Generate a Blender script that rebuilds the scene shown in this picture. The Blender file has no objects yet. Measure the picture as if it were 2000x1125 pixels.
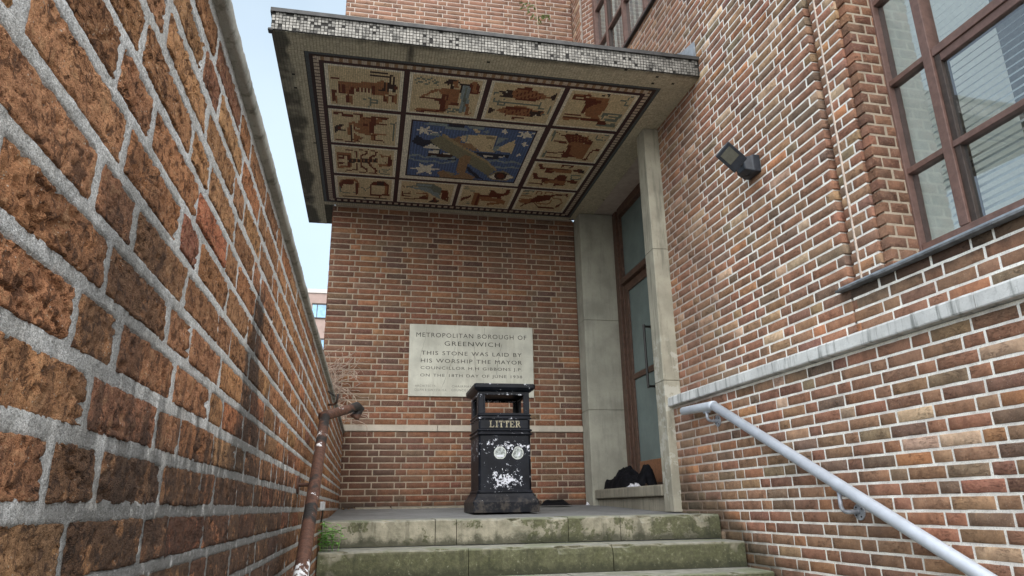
import bpy, math, random
from mathutils import Vector, Matrix, noise
from math import sin, cos, pi, radians
rnd = random.Random(1938)

# ---------------------------------------------------------------- camera, world, sun, exposure
SC = bpy.context.scene
COL = SC.collection
RC = Matrix(((0.98038, 0.04452, 0.19215), (-0.19662, 0.29652, 0.93455), (-0.01537, -0.95400, 0.29942)))  # photo axes (right, down, forward) to world
cam_data = bpy.data.cameras.new('camera')
cam = bpy.data.objects.new('camera', cam_data)
COL.objects.link(cam)
r3 = Matrix((RC.col[0], -RC.col[1], -RC.col[2])).transposed()
cam.matrix_world = r3.to_4x4()
cam_data.sensor_width = 36
cam_data.lens = 24.48
cam_data.clip_start = 0.02
cam_data.clip_end = 2000
SC.camera = cam

SUN_EL, SUN_AZ = radians(45), radians(179)       # azimuth clockwise from +Y: behind the camera to the left
w = bpy.data.worlds.new('World'); SC.world = w; w.use_nodes = True
wt = w.node_tree; wt.nodes.clear()
wo = wt.nodes.new('ShaderNodeOutputWorld'); bg = wt.nodes.new('ShaderNodeBackground')
sky = wt.nodes.new('ShaderNodeTexSky'); sky.sky_type = 'NISHITA'; sky.sun_disc = False
sky.sun_elevation = SUN_EL; sky.sun_rotation = SUN_AZ; sky.air_density = 1.0; sky.dust_density = 2.0
tcw = wt.nodes.new('ShaderNodeTexCoord'); nzw = wt.nodes.new('ShaderNodeTexNoise')
nzw.inputs['Scale'].default_value = 1.6; nzw.inputs['Detail'].default_value = 5
wt.links.new(tcw.outputs['Generated'], nzw.inputs['Vector'])
mrw = wt.nodes.new('ShaderNodeMapRange'); mrw.inputs['From Min'].default_value = .35; mrw.inputs['From Max'].default_value = .7
mrw.inputs['To Min'].default_value = .28; mrw.inputs['To Max'].default_value = .48
wt.links.new(nzw.outputs['Fac'], mrw.inputs['Value'])
mxw = wt.nodes.new('ShaderNodeMixRGB'); wt.links.new(mrw.outputs['Result'], mxw.inputs['Fac'])
wt.links.new(sky.outputs['Color'], mxw.inputs['Color1']); mxw.inputs['Color2'].default_value = (7.1, 8.3, 8.7, 1)   # thin bright cloud
wt.links.new(mxw.outputs['Color'], bg.inputs['Color']); bg.inputs['Strength'].default_value = 0.05
wt.links.new(bg.outputs['Background'], wo.inputs['Surface'])

sd = bpy.data.lights.new('sun', 'SUN'); sd.energy = 1.5; sd.angle = radians(120); sd.color = (1.0, .97, .93)
so = bpy.data.objects.new('sun', sd); COL.objects.link(so)
sv = Vector((sin(SUN_AZ) * cos(SUN_EL), cos(SUN_AZ) * cos(SUN_EL), sin(SUN_EL)))
so.rotation_euler = sv.to_track_quat('Z', 'Y').to_euler(); so.location = (-6, -8, 12)
SC.view_settings.view_transform = 'Standard'; SC.view_settings.look = 'None'
SC.view_settings.gamma = 1; SC.view_settings.use_curve_mapping = False
SC.view_settings.exposure = 1.95

F = 1360.0
RT = RC.transposed()
def project(p):                                   # photograph pixels of a world point, used only to choose which bricks show largest
    c = RT @ Vector(p)
    if c.z < .05: return None
    return (1000 + F * c.x / c.z, 562.5 + F * c.y / c.z)

# ---------------------------------------------------------------- object helpers
def link(o, parent=None):
    COL.objects.link(o)
    if parent is not None: o.parent = parent
    return o
def tag(o, label=None, cat=None, group=None, kind=None):
    if label: o['label'] = label
    if cat: o['category'] = cat
    if group: o['group'] = group
    if kind: o['kind'] = kind
    return o
def root(name, loc, label=None, cat=None, group=None, kind=None):
    o = bpy.data.objects.new(name, None); o.empty_display_size = .1; o.location = loc
    link(o); return tag(o, label, cat, group, kind)
class MB:
    """collects geometry given in world coordinates; build() makes one mesh object, its origin at the parent's"""
    def __init__(s): s.v = []; s.f = []; s.c = []; s.sm = False
    def add(s, vs, fs, col=None):
        n = len(s.v); s.v += [tuple(v) for v in vs]; s.f += [tuple(i + n for i in f) for f in fs]
        s.c += [col] * len(fs)
    def box(s, x0, x1, y0, y1, z0, z1, col=None):
        s.add([(x0,y0,z0),(x1,y0,z0),(x1,y1,z0),(x0,y1,z0),(x0,y0,z1),(x1,y0,z1),(x1,y1,z1),(x0,y1,z1)],
              [(0,3,2,1),(4,5,6,7),(0,1,5,4),(1,2,6,5),(2,3,7,6),(3,0,4,7)], col)
    def obox(s, fr, a0, a1, b0, b1, c0, c1, col=None):   # box in a frame fr(a, b, c)
        P = [fr(a, b, c) for c in (c0, c1) for a, b in ((a0,b0),(a1,b0),(a1,b1),(a0,b1))]
        s.add(P, [(0,3,2,1),(4,5,6,7),(0,1,5,4),(1,2,6,5),(2,3,7,6),(3,0,4,7)], col)
    def tube(s, pts, r, n=12, cap=True, col=None):
        pts = [Vector(p) for p in pts]; rr = r if isinstance(r, (list, tuple)) else [r] * len(pts)
        vs = []; up = None
        for i, p in enumerate(pts):
            t = (pts[min(i+1, len(pts)-1)] - pts[max(i-1, 0)]).normalized()
            if up is None: up = t.orthogonal().normalized()
            up = (up - t * up.dot(t)).normalized(); b = t.cross(up)
            for k in range(n):
                a = 2 * pi * k / n; vs.append(p + (up * cos(a) + b * sin(a)) * rr[i])
        fs = [(i*n+k, i*n+(k+1)%n, (i+1)*n+(k+1)%n, (i+1)*n+k) for i in range(len(pts)-1) for k in range(n)]
        if cap: fs += [tuple(range(n))[::-1], tuple((len(pts)-1)*n+k for k in range(n))]
        s.add(vs, fs, col)
    def disc(s, c, nrm, r, th, n=24, col=None):
        nrm = Vector(nrm).normalized(); s.tube([Vector(c), Vector(c) + nrm * th], r, n, True, col)
    def loft(s, rings, col=None, cap=True):
        n = len(rings[0]); vs = [p for r in rings for p in r]
        fs = [(i*n+k, i*n+(k+1)%n, (i+1)*n+(k+1)%n, (i+1)*n+k) for i in range(len(rings)-1) for k in range(n)]
        if cap: fs += [tuple(range(n))[::-1], tuple((len(rings)-1)*n+k for k in range(n))]
        s.add(vs, fs, col)
    def build(s, name, m, parent=None, bevel=0, smooth=False, seg=2):
        me = bpy.data.meshes.new(name)
        off = Vector((0, 0, 0))
        if parent is not None:
            q = parent
            while q is not None: off += Vector(q.location); q = q.parent
        me.from_pydata([(v[0]-off.x, v[1]-off.y, v[2]-off.z) for v in s.v], [], s.f)
        if any(c is not None for c in s.c):
            a = me.attributes.new('bcol', 'FLOAT_COLOR', 'FACE')
            a.data.foreach_set('color', [x for c in s.c for x in ((c[0], c[1], c[2], 1) if c else (1, 1, 1, 1))])
        me.materials.append(m)
        if smooth: me.shade_smooth()
        o = bpy.data.objects.new(name, me); link(o, parent)
        if bevel:
            b = o.modifiers.new('bevel', 'BEVEL'); b.width = bevel; b.segments = seg; b.limit_method = 'ANGLE'; b.angle_limit = radians(40)
        return o
def fbm(x, y, z, o=4): return noise.fractal(Vector((x, y, z)), .9, 2.0, o)

# ---------------------------------------------------------------- node helpers
class NT:
    def __init__(s, name):
        s.m = bpy.data.materials.new(name); s.m.use_nodes = True; s.t = s.m.node_tree
        s.b = s.t.nodes['Principled BSDF']; s.geo = s.t.nodes.new('ShaderNodeNewGeometry')
        s.P = s.geo.outputs['Position']; s.sep = None
    def n(s, k): return s.t.nodes.new(k)
    def l(s, a, b): s.t.links.new(a, b)
    def put(s, sock, v):
        if v is None: return
        if hasattr(v, 'is_linked') or hasattr(v, 'links'): s.l(v, sock)
        elif isinstance(v, (tuple, list)): sock.default_value = (*v, 1) if len(v) == 3 and len(sock.default_value) == 4 else v
        else: sock.default_value = v
    def math(s, op, a, b=None, c=None, clamp=False):
        x = s.n('ShaderNodeMath'); x.operation = op; x.use_clamp = clamp
        s.put(x.inputs[0], a); s.put(x.inputs[1], b)
        if c is not None: s.put(x.inputs[2], c)
        return x.outputs[0]
    def xyz(s, i):
        if s.sep is None: s.sep = s.n('ShaderNodeSeparateXYZ'); s.l(s.P, s.sep.inputs[0])
        return s.sep.outputs[i]
    def vec(s, scale=(1,1,1), src=None, loc=(0,0,0)):
        x = s.n('ShaderNodeMapping'); x.inputs['Scale'].default_value = scale; x.inputs['Location'].default_value = loc
        s.l(src or s.P, x.inputs['Vector']); return x.outputs[0]
    def noise(s, scale, detail=3, rough=.55, vec=None, dist=0):
        x = s.n('ShaderNodeTexNoise'); s.l(vec or s.P, x.inputs['Vector'])
        x.inputs['Scale'].default_value = scale; x.inputs['Detail'].default_value = detail
        x.inputs['Roughness'].default_value = rough; x.inputs['Distortion'].default_value = dist
        return x.outputs['Fac']
    def voro(s, scale, vec=None, feature='F1', out='Distance'):
        x = s.n('ShaderNodeTexVoronoi'); x.feature = feature; s.l(vec or s.P, x.inputs['Vector']); x.inputs['Scale'].default_value = scale
        return x.outputs[out]
    def ss(s, v, a, b, lo=0., hi=1.):
        x = s.n('ShaderNodeMapRange'); x.interpolation_type = 'SMOOTHSTEP'
        s.put(x.inputs['Value'], v); x.inputs['From Min'].default_value = a; x.inputs['From Max'].default_value = b
        x.inputs['To Min'].default_value = lo; x.inputs['To Max'].default_value = hi; return x.outputs['Result']
    def mix(s, f, a, b, mode='MIX'):
        x = s.n('ShaderNodeMixRGB'); x.blend_type = mode; s.put(x.inputs['Fac'], f); s.put(x.inputs['Color1'], a); s.put(x.inputs['Color2'], b)
        return x.outputs['Color']
    def attr(s, name='bcol'):
        x = s.n('ShaderNodeAttribute'); x.attribute_name = name; return x.outputs['Color']
    def objcol(s):
        x = s.n('ShaderNodeObjectInfo'); return x.outputs['Color']
    def bump(s, h, dist, strength=1, prev=None):
        x = s.n('ShaderNodeBump'); s.put(x.inputs['Height'], h); x.inputs['Distance'].default_value = dist; x.inputs['Strength'].default_value = strength
        if prev is not None: s.l(prev, x.inputs['Normal'])
        return x.outputs['Normal']
    def out(s, col, rough=.85, nrm=None, spec=.35, metal=0):
        s.put(s.b.inputs['Base Color'], col); s.put(s.b.inputs['Roughness'], rough); s.put(s.b.inputs['Metallic'], metal)
        s.b.inputs['Specular IOR Level'].default_value = spec
        if nrm is not None: s.l(nrm, s.b.inputs['Normal'])
        return s.m

def soot_left(t):
    """burn streak and dark splash on the boundary wall: shapes of their own, along y and z"""
    y, z = t.xyz(1), t.xyz(2)
    wv = t.noise(5, 4)
    yy = t.math('ADD', y, t.math('MULTIPLY', t.math('SUBTRACT', wv, .5), .28))
    wdt = t.math('MULTIPLY_ADD', t.math('SUBTRACT', .56, z), .42, .01)
    q = t.math('DIVIDE', t.math('ABSOLUTE', t.math('SUBTRACT', yy, 1.66)), t.math('MAXIMUM', wdt, .005))
    st = t.math('MULTIPLY', t.ss(q, .75, 1.15, 1, 0), t.ss(z, .46, .53, 1, 0))
    drip = t.noise(1, 4, .6, t.vec((0, 26, 2.2)))
    low = t.math('MULTIPLY', t.ss(t.math('ADD', z, t.math('MULTIPLY', t.math('SUBTRACT', drip, .5), .62)), .03, .20, 1, 0),
                 t.math('MULTIPLY', t.ss(yy, .45, .85), t.ss(yy, 2.3, 3.3, 1, .45)))
    mott = t.ss(t.noise(30, 4, .7), .52, .70, 1, .3)
    spl = t.math('MULTIPLY', t.ss(t.noise(3.4, 5, .6, t.vec((1, 1, .55))), .53, .67), t.ss(z, .25, .5, .75, 0))
    return t.math('MULTIPLY', t.math('MAXIMUM', t.math('MAXIMUM', st, low), spl), mott, clamp=True)

def mat_brick(name, kind):
    t = NT(name)
    base = t.mix(1, t.objcol(), t.attr(), 'MULTIPLY')
    k = {'left': 1.0, 'right': .75, 'back': .55}[kind]
    n1 = t.noise(22, 3, .6); n2 = t.noise(330 if kind == 'left' else 95, 4, .72); n3 = t.noise(760 if kind == 'left' else 520, 3, .7)
    c = t.mix(t.ss(n1, .3, .7), t.mix(1, base, (.80, .76, .74), 'MULTIPLY'), t.mix(1, base, (1.16, 1.14, 1.10), 'MULTIPLY'))
    c = t.mix(t.math('MULTIPLY', t.ss(n2, .52, .66), .62 * k), c, t.mix(.5, c, (.66, .40, .22)))          # pale sandy grains
    c = t.mix(t.math('MULTIPLY', t.ss(n2, .46, .36) if kind == 'left' else t.ss(n2, .42, .28), .80 * k), c, t.mix(1, c, (.22, .16, .14), 'MULTIPLY'))       # dark pits: shading of the relief put into the base colour
    fl = t.voro(210)
    c = t.mix(t.math('MULTIPLY', t.ss(fl, .22, .12), t.math('MULTIPLY', t.ss(t.noise(30, 2), .50, .60), .85)), c, (.78, .68, .55))
    c = t.mix(t.math('MULTIPLY', t.ss(n3, .48, .66), .35), c, t.mix(1, c, (.35, .28, .25), 'MULTIPLY'))
    h = t.math('ADD', t.math('MULTIPLY', n2, 1.0), t.math('MULTIPLY', n3, .45))
    if kind == 'left':
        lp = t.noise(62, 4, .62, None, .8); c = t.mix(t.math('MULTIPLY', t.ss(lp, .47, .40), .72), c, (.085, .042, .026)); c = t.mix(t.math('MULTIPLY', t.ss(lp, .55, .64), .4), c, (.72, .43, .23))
        cr = t.noise(17, 5, .7, t.vec((1, .8, 3.2)), 1.2)                                    # folds of the dragged clay
        crm = t.math('MULTIPLY', t.ss(t.math('ABSOLUTE', t.math('SUBTRACT', cr, .5)), .014, 0), t.ss(t.noise(9, 2), .50, .62))
        c = t.mix(t.math('MULTIPLY', crm, .85), c, (.02, .012, .01))
        h = t.math('SUBTRACT', h, t.math('MULTIPLY', crm, 1.2))
        c = t.mix(t.math('MULTIPLY', soot_left(t), .86), c, (.060, .045, .038))
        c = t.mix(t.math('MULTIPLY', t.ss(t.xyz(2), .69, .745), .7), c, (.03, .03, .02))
        nr = t.bump(t.noise(75, 4, .7), .006, .6, t.bump(h, .0075, 1.0))
    elif kind == 'right':
        y, z = t.xyz(1), t.xyz(2)
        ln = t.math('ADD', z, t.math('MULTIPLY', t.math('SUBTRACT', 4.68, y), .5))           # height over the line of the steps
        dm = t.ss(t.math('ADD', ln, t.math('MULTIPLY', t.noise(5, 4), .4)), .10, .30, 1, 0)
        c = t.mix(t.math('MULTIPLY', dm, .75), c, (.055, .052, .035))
        big = t.noise(1.3, 4, .6); c = t.mix(t.math('MULTIPLY', t.ss(big, .42, .62), .34), c, (.24, .155, .11))
        c = t.mix(t.math('MULTIPLY', t.ss(t.noise(1, 5, .6, t.vec((3, 3, .8))), .52, .68), .35), c, (.11, .08, .062))
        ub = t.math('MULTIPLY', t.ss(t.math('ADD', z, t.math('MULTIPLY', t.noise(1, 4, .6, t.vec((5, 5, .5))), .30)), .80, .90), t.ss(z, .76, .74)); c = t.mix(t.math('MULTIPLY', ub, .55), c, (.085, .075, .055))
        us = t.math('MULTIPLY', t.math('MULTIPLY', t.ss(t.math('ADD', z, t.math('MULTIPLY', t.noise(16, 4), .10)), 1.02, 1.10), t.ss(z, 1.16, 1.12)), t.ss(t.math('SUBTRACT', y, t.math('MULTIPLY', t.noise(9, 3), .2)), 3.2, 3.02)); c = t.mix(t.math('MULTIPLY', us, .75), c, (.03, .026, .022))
        dust = t.math('MULTIPLY', t.ss(t.math('ADD', y, t.math('MULTIPLY', t.noise(3, 3), .8)), 4.6, 5.3), t.ss(z, .1, .6))
        c = t.mix(t.math('MULTIPLY', dust, .42), c, (.27, .15, .10))
        fo = t.noise(1, 4, .65, t.vec((10, 16, 60)), .8); fm = t.math('MULTIPLY', t.ss(t.math('ABSOLUTE', t.math('SUBTRACT', fo, .5)), .02, 0), t.ss(t.noise(7, 2), .48, .6))
        c = t.mix(t.math('MULTIPLY', fm, .5), c, (.05, .03, .025)); h = t.math('SUBTRACT', h, fm)
        nr = t.bump(h, .0045, .95)
    else:
        x, z = t.xyz(0), t.xyz(2)
        c = t.mix(t.math('MULTIPLY', t.ss(t.noise(2.2, 5, .65), .45, .62), .38), c, (.13, .095, .075))
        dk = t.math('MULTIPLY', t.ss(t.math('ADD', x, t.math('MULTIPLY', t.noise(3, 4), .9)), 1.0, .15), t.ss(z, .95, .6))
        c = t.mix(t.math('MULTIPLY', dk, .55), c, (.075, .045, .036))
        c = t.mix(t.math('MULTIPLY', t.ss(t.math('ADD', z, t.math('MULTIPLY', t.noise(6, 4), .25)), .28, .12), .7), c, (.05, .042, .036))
        nr = t.bump(h, .0028, .8)
    return t.out(c, .92, nr, .2)

def mat_mortar(name, kind, col):
    t = NT(name)
    n1 = t.noise(12, 4, .6); n2 = t.noise(330 if kind == 'left' else 200, 4, .8); n3 = t.noise(700, 2, .6)
    c = t.mix(t.ss(n1, .3, .7), tuple(x * .80 for x in col), tuple(min(1, x * 1.12) for x in col))
    c = t.mix(t.math('MULTIPLY', t.ss(n2, .48, .38), .55), c, tuple(x * .35 for x in col))
    c = t.mix(t.math('MULTIPLY', t.ss(n3, .6, .72), .5), c, (.75, .73, .68))
    if kind == 'left':
        gr = t.noise(420, 3, .8); c = t.mix(t.math('MULTIPLY', t.ss(gr, .50, .60), .55), c, (.24, .24, .225)); n4 = t.noise(150, 5, .8)
        c = t.mix(t.math('MULTIPLY', t.ss(n4, .46, .60), .45), c, (.25, .25, .235))
        c = t.mix(t.math('MULTIPLY', soot_left(t), .80), c, (.11, .11, .105))
        nr = t.bump(t.math('ADD', n4, t.math('MULTIPLY', gr, -.8)), .006, 1.0)
    elif kind == 'right':
        y, z = t.xyz(1), t.xyz(2)
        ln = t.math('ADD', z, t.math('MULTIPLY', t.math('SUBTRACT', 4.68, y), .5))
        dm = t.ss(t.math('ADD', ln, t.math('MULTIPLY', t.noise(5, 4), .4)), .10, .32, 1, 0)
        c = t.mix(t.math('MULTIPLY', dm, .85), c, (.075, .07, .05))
        dust = t.ss(t.math('ADD', y, t.math('MULTIPLY', t.noise(3, 3), .8)), 4.6, 5.3)
        c = t.mix(t.math('MULTIPLY', dust, .62), c, (.27, .18, .13))
        nr = t.bump(n2, .002, .6)
    else:
        x, z = t.xyz(0), t.xyz(2)
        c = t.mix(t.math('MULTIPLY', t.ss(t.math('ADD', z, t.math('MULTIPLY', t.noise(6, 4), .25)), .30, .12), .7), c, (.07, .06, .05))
        nr = t.bump(n2, .002, .6)
    return t.out(c, .95, nr, .15)

def mat_stone(name, col, streak=.5, tint=(.10, .10, .085), patch=None, zrange=None, bumpd=.0012):
    t = NT(name)
    n1 = t.noise(4, 5, .6); n2 = t.noise(60, 5, .75); n3 = t.noise(1, 5, .65, t.vec((22, 22, 2.4)))
    c = t.mix(t.ss(n1, .3, .7), tuple(x * .82 for x in col), tuple(x * 1.12 for x in col))
    c = t.mix(t.math('MULTIPLY', t.ss(n3, .48, .68), streak), c, tint)
    c = t.mix(t.math('MULTIPLY', t.ss(n2, .42, .30), .45), c, tuple(x * .4 for x in col))
    if patch:
        (z0, z1), pc = patch
        z = t.xyz(2)
        pm = t.math('MULTIPLY', t.math('MULTIPLY', t.ss(z, z0 - .1, z0), t.ss(z, z1, z1 + .1, 1, 0)), t.ss(t.noise(9, 6, .7), .50, .56))
        c = t.mix(t.math('MULTIPLY', pm, .5), c, pc)
    return t.out(c, .85, t.bump(n2, bumpd, .8), .3)

def mat_plain(name, col, rough=.6, metal=0, var=.25, scale=30, bumpd=.0004, spec=.4):
    t = NT(name); n = t.noise(scale, 4, .65)
    c = t.mix(t.ss(n, .3, .7), tuple(x * (1 - var) for x in col), tuple(min(1, x * (1 + var)) for x in col))
    return t.out(c, rough, t.bump(t.noise(scale * 6, 3), bumpd, .6), spec, metal)

def mat_tiles(name, grime=None):
    t = NT(name); c = t.attr(); n = t.noise(70, 4, .7)
    c = t.mix(t.math('MULTIPLY', t.ss(n, .40, .62), .30), c, (.03, .028, .02))
    x, y, z = t.xyz(0), t.xyz(1), t.xyz(2)
    if grime == 'fascia':
        g = t.ss(t.noise(9, 6, .8), .50, .62)
        up = t.ss(t.math('ADD', z, t.math('MULTIPLY', t.noise(14, 4, .7), .12)), 3.43, 3.49)
        c = t.mix(t.math('MULTIPLY', t.math('MAXIMUM', t.math('MULTIPLY', g, .75), up), .9), c, (.035, .034, .03))
    if grime == 'soffit':
        wv = t.math('MULTIPLY', t.math('SUBTRACT', t.noise(3.2, 3, .5), .5), .22)
        e = t.ss(t.math('ADD', x, wv), -.715, -.665, 1, 0)
        f = t.ss(t.math('ADD', y, t.math('MULTIPLY', wv, .6)), 4.42, 4.50, 1, 0)
        cr = t.ss(t.math('ABSOLUTE', t.math('SUBTRACT', t.math('ADD', x, t.math('MULTIPLY', wv, .15)), .18)), .0, .05, 1, 0)
        cr = t.math('MULTIPLY', cr, t.ss(y, 4.62, 4.7, 1, 0))
        c = t.mix(t.math('MULTIPLY', t.math('MAXIMUM', t.math('MAXIMUM', e, f), cr), .9), c, (.075, .070, .056))
        c = t.mix(t.math('MULTIPLY', t.ss(t.noise(5, 5), .5, .7), .5), c, (.52, .48, .36))
    return t.out(c, .55 if grime != 'soffit' else .75, t.bump(n, .0008, .5), .3)

def mat_steps(name):
    t = NT(name)
    tc = t.n('ShaderNodeTexCoord'); so_ = t.n('ShaderNodeSeparateXYZ'); t.l(tc.outputs['Object'], so_.inputs[0]); lz = so_.outputs[2]
    nz = t.n('ShaderNodeSeparateXYZ'); t.l(t.geo.outputs['Normal'], nz.inputs[0]); up = t.ss(nz.outputs[2], .5, .9)
    n1 = t.noise(2.6, 6, .65, None, .6); n2 = t.noise(48, 5, .75); n3 = t.noise(11, 5, .7); n5 = t.noise(1, 4, .6, t.vec((16, 16, 2)))
    stone = t.mix(t.ss(n3, .3, .7), (.20, .19, .14), (.37, .345, .265))
    moss = t.mix(t.ss(n2, .3, .7), (.038, .043, .019), (.105, .112, .052))
    dark = (.040, .042, .028)
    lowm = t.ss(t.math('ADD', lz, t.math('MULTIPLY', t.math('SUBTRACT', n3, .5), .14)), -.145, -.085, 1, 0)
    mm = t.math('MAXIMUM', t.ss(t.math('MULTIPLY_ADD', t.math('SUBTRACT', n3, .5), .5, n1), .51, .57), t.math('MULTIPLY', t.ss(t.xyz(2), -.22, -.26), t.ss(t.noise(2.2, 4, .6, t.vec((1,1,1), None, (4,2,9))), .66, .60)))
    c = t.mix(t.math('MULTIPLY', mm, .85), stone, moss)
    c = t.mix(t.math('MULTIPLY', t.ss(n5, .52, .68), .5), c, dark)
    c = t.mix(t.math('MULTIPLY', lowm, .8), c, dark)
    c = t.mix(t.math('MULTIPLY', t.ss(n2, .60, .68), .5), c, (.33, .33, .25))
    top = t.mix(t.ss(n3, .35, .65), (.22, .225, .19), (.33, .33, .29)); top = t.mix(t.math('MULTIPLY', t.ss(n1, .48, .6), .55), top, (.19, .22, .12))
    c = t.mix(up, c, top)
    return t.out(c, .9, t.bump(t.math('ADD', n2, n3), .004, .8), .25)

def mat_glass(name, tint=(.80, .85, .86), ior=1.5, extra=.13):
    m = bpy.data.materials.new(name); m.use_nodes = True; nt = m.node_tree; nt.nodes.clear()
    o = nt.nodes.new('ShaderNodeOutputMaterial'); tr = nt.nodes.new('ShaderNodeBsdfTransparent'); gl = nt.nodes.new('ShaderNodeBsdfGlossy')
    tr.inputs['Color'].default_value = (*tint, 1); gl.inputs['Roughness'].default_value = .0; gl.inputs['Color'].default_value = (.95, .97, 1, 1)
    fr = nt.nodes.new('ShaderNodeFresnel'); fr.inputs['IOR'].default_value = ior
    ad = nt.nodes.new('ShaderNodeMath'); ad.operation = 'ADD'; ad.inputs[1].default_value = extra; ad.use_clamp = True
    nz = nt.nodes.new('ShaderNodeTexNoise'); nz.inputs['Scale'].default_value = 2.2; nz.inputs['Detail'].default_value = 0; gm = nt.nodes.new('ShaderNodeNewGeometry')
    bp = nt.nodes.new('ShaderNodeBump'); bp.inputs['Distance'].default_value = .004; bp.inputs['Strength'].default_value = .25
    nt.links.new(gm.outputs['Position'], nz.inputs['Vector']); nt.links.new(nz.outputs['Fac'], bp.inputs['Height']); nt.links.new(bp.outputs['Normal'], gl.inputs['Normal'])
    mx = nt.nodes.new('ShaderNodeMixShader'); nt.links.new(fr.outputs[0], ad.inputs[0]); bf = nt.nodes.new('ShaderNodeMath'); bf.operation = 'SUBTRACT'; bf.inputs[0].default_value = 1; nt.links.new(gm.outputs['Backfacing'], bf.inputs[1])
    ml = nt.nodes.new('ShaderNodeMath'); ml.operation = 'MULTIPLY'; nt.links.new(ad.outputs[0], ml.inputs[0]); nt.links.new(bf.outputs[0], ml.inputs[1]); nt.links.new(ml.outputs[0], mx.inputs['Fac'])
    nt.links.new(tr.outputs[0], mx.inputs[1]); nt.links.new(gl.outputs[0], mx.inputs[2]); nt.links.new(mx.outputs[0], o.inputs['Surface'])
    return m

M = dict(
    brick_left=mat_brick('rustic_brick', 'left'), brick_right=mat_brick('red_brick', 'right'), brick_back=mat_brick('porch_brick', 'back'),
    mortar_left=mat_mortar('grey_sandy_mortar', 'left', (.95, .93, .88)), mortar_right=mat_mortar('pale_mortar', 'right', (.92, .88, .82)),
    mortar_back=mat_mortar('buff_mortar', 'back', (.40, .33, .25)),
    coping=mat_stone('cement_coping', (.36, .35, .31), .7, (.05, .055, .03), bumpd=.006),
    pilaster=mat_stone('portland_stone', (.36, .34, .27), .5, (.12, .115, .09), patch=((.1, 1.25), (.55, .54, .48))),
    pilaster_far=mat_stone('shaded_stone', (.35, .34, .28), .25, (.17, .17, .145)),  # far jamb stone with fainter streaks
    band=mat_stone('string_course_stone', (.60, .61, .60), .9, (.20, .21, .20), bumpd=.004),
    band_back=mat_stone('cream_stone', (.46, .41, .34), .2, (.25, .22, .18)),
    fillet=mat_plain('smeared_fillet', (.60, .50, .42), .9, var=.2, scale=30), plaque=mat_stone('plaque_stone', (.56, .55, .47), .35, (.40, .38, .31), bumpd=.0004),
    letters=mat_plain('incised_letters', (.06, .055, .048), .9, var=.35, scale=60),
    letters_faint=mat_plain('worn_letters', (.17, .165, .14), .9, var=.3, scale=90),
    crack=mat_plain('crack_dirt', (.20, .19, .16), .9),
    slab=mat_stone('canopy_concrete', (.10, .09, .065), .5, (.02, .02, .016)),
    tiles=mat_tiles('mosaic_tesserae'), fascia_tiles=mat_tiles('fascia_tesserae', 'fascia'), soffit_tiles=mat_tiles('soffit_tesserae', 'soffit'),
    grout=mat_plain('dark_grout', (.055, .05, .038), .9), grout_dark=mat_plain('black_grout', (.022, .021, .019), .9),
    flashing=mat_plain('bitumen_edge', (.045, .045, .045), .5, var=.4, scale=12), lead=mat_plain('lead_sheet', (.30, .34, .38), .45, .3, .3, 8),
    steps=mat_steps('mossy_step_stone'), landing=mat_stone('landing_concrete', (.20, .205, .205), .3, (.09, .09, .085), bumpd=.003),
    threshold=mat_stone('threshold_stone', (.30, .275, .215), .5, (.10, .095, .075), bumpd=.003),
    timber=mat_plain('brown_stained_timber', (.095, .052, .036), .5, var=.3, scale=20), kick=mat_plain('ply_kick_panel', (.25, .115, .058), .6, var=.2),
    frosted=mat_plain('obscured_glass', (.14, .185, .18), .22, var=.12, scale=3, spec=.6), handle=mat_plain('black_metal', (.02, .018, .016), .4),
    wframe=mat_plain('brown_painted_frame', (.150, .088, .072), .5, var=.18, scale=25), wframe2=mat_plain('dark_casement', (.05, .035, .028), .5),
    glass=mat_glass('window_glass'), slat=mat_plain('blind_slat', (.62, .62, .60), .6, var=.1), inner=mat_plain('inner_plaster', (.66, .68, .64), .8, var=.05),
    room=mat_plain('room_wall', (.16, .16, .15), .9), sill=mat_plain('slate_sill', (.13, .135, .14), .6, var=.4, scale=15, bumpd=.002),
    galv=mat_plain('galvanised_rail', (.56, .61, .68), .5, .15, .10, 6, .001), galv_dark=mat_plain('galvanised_bracket', (.38, .41, .46), .5, .4, .3),
    black_plastic=mat_plain('black_plastic', (.028, .034, .044), .45, var=.2), lens=mat_plain('lamp_lens', (.12, .12, .095), .15, var=.1), label=mat_plain('white_label', (.62, .64, .70), .5, var=.05),
    cloth=mat_plain('black_cloth', (.008, .008, .010), .95, var=.4, scale=14, bumpd=.004, spec=.1), white_cloth=mat_plain('white_rag', (.62, .62, .66), .8, var=.2),
    leaf=mat_plain('weed_leaf', (.17, .36, .08), .55, var=.35, scale=14), leaf_pale=mat_plain('sapling_leaf', (.34, .42, .16), .6, var=.3, scale=14),
    twig=mat_plain('dry_twig', (.36, .27, .21), .9, var=.3), dead=mat_plain('dead_leaf', (.30, .19, .08), .8),
    asphalt=mat_plain('asphalt', (.05, .05, .052), .9, var=.3, scale=40, bumpd=.003), box=mat_plain('grey_switch', (.42, .43, .44), .5, var=.15),
    far_wall=mat_plain('far_brick', (.36, .27, .24), .9, var=.08, scale=2), far_band=mat_plain('far_render', (.55, .53, .50), .9, var=.05), far_glass=mat_plain('far_window', (.20, .42, .62), .08, var=.3, scale=.8, spec=.8),
)
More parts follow.
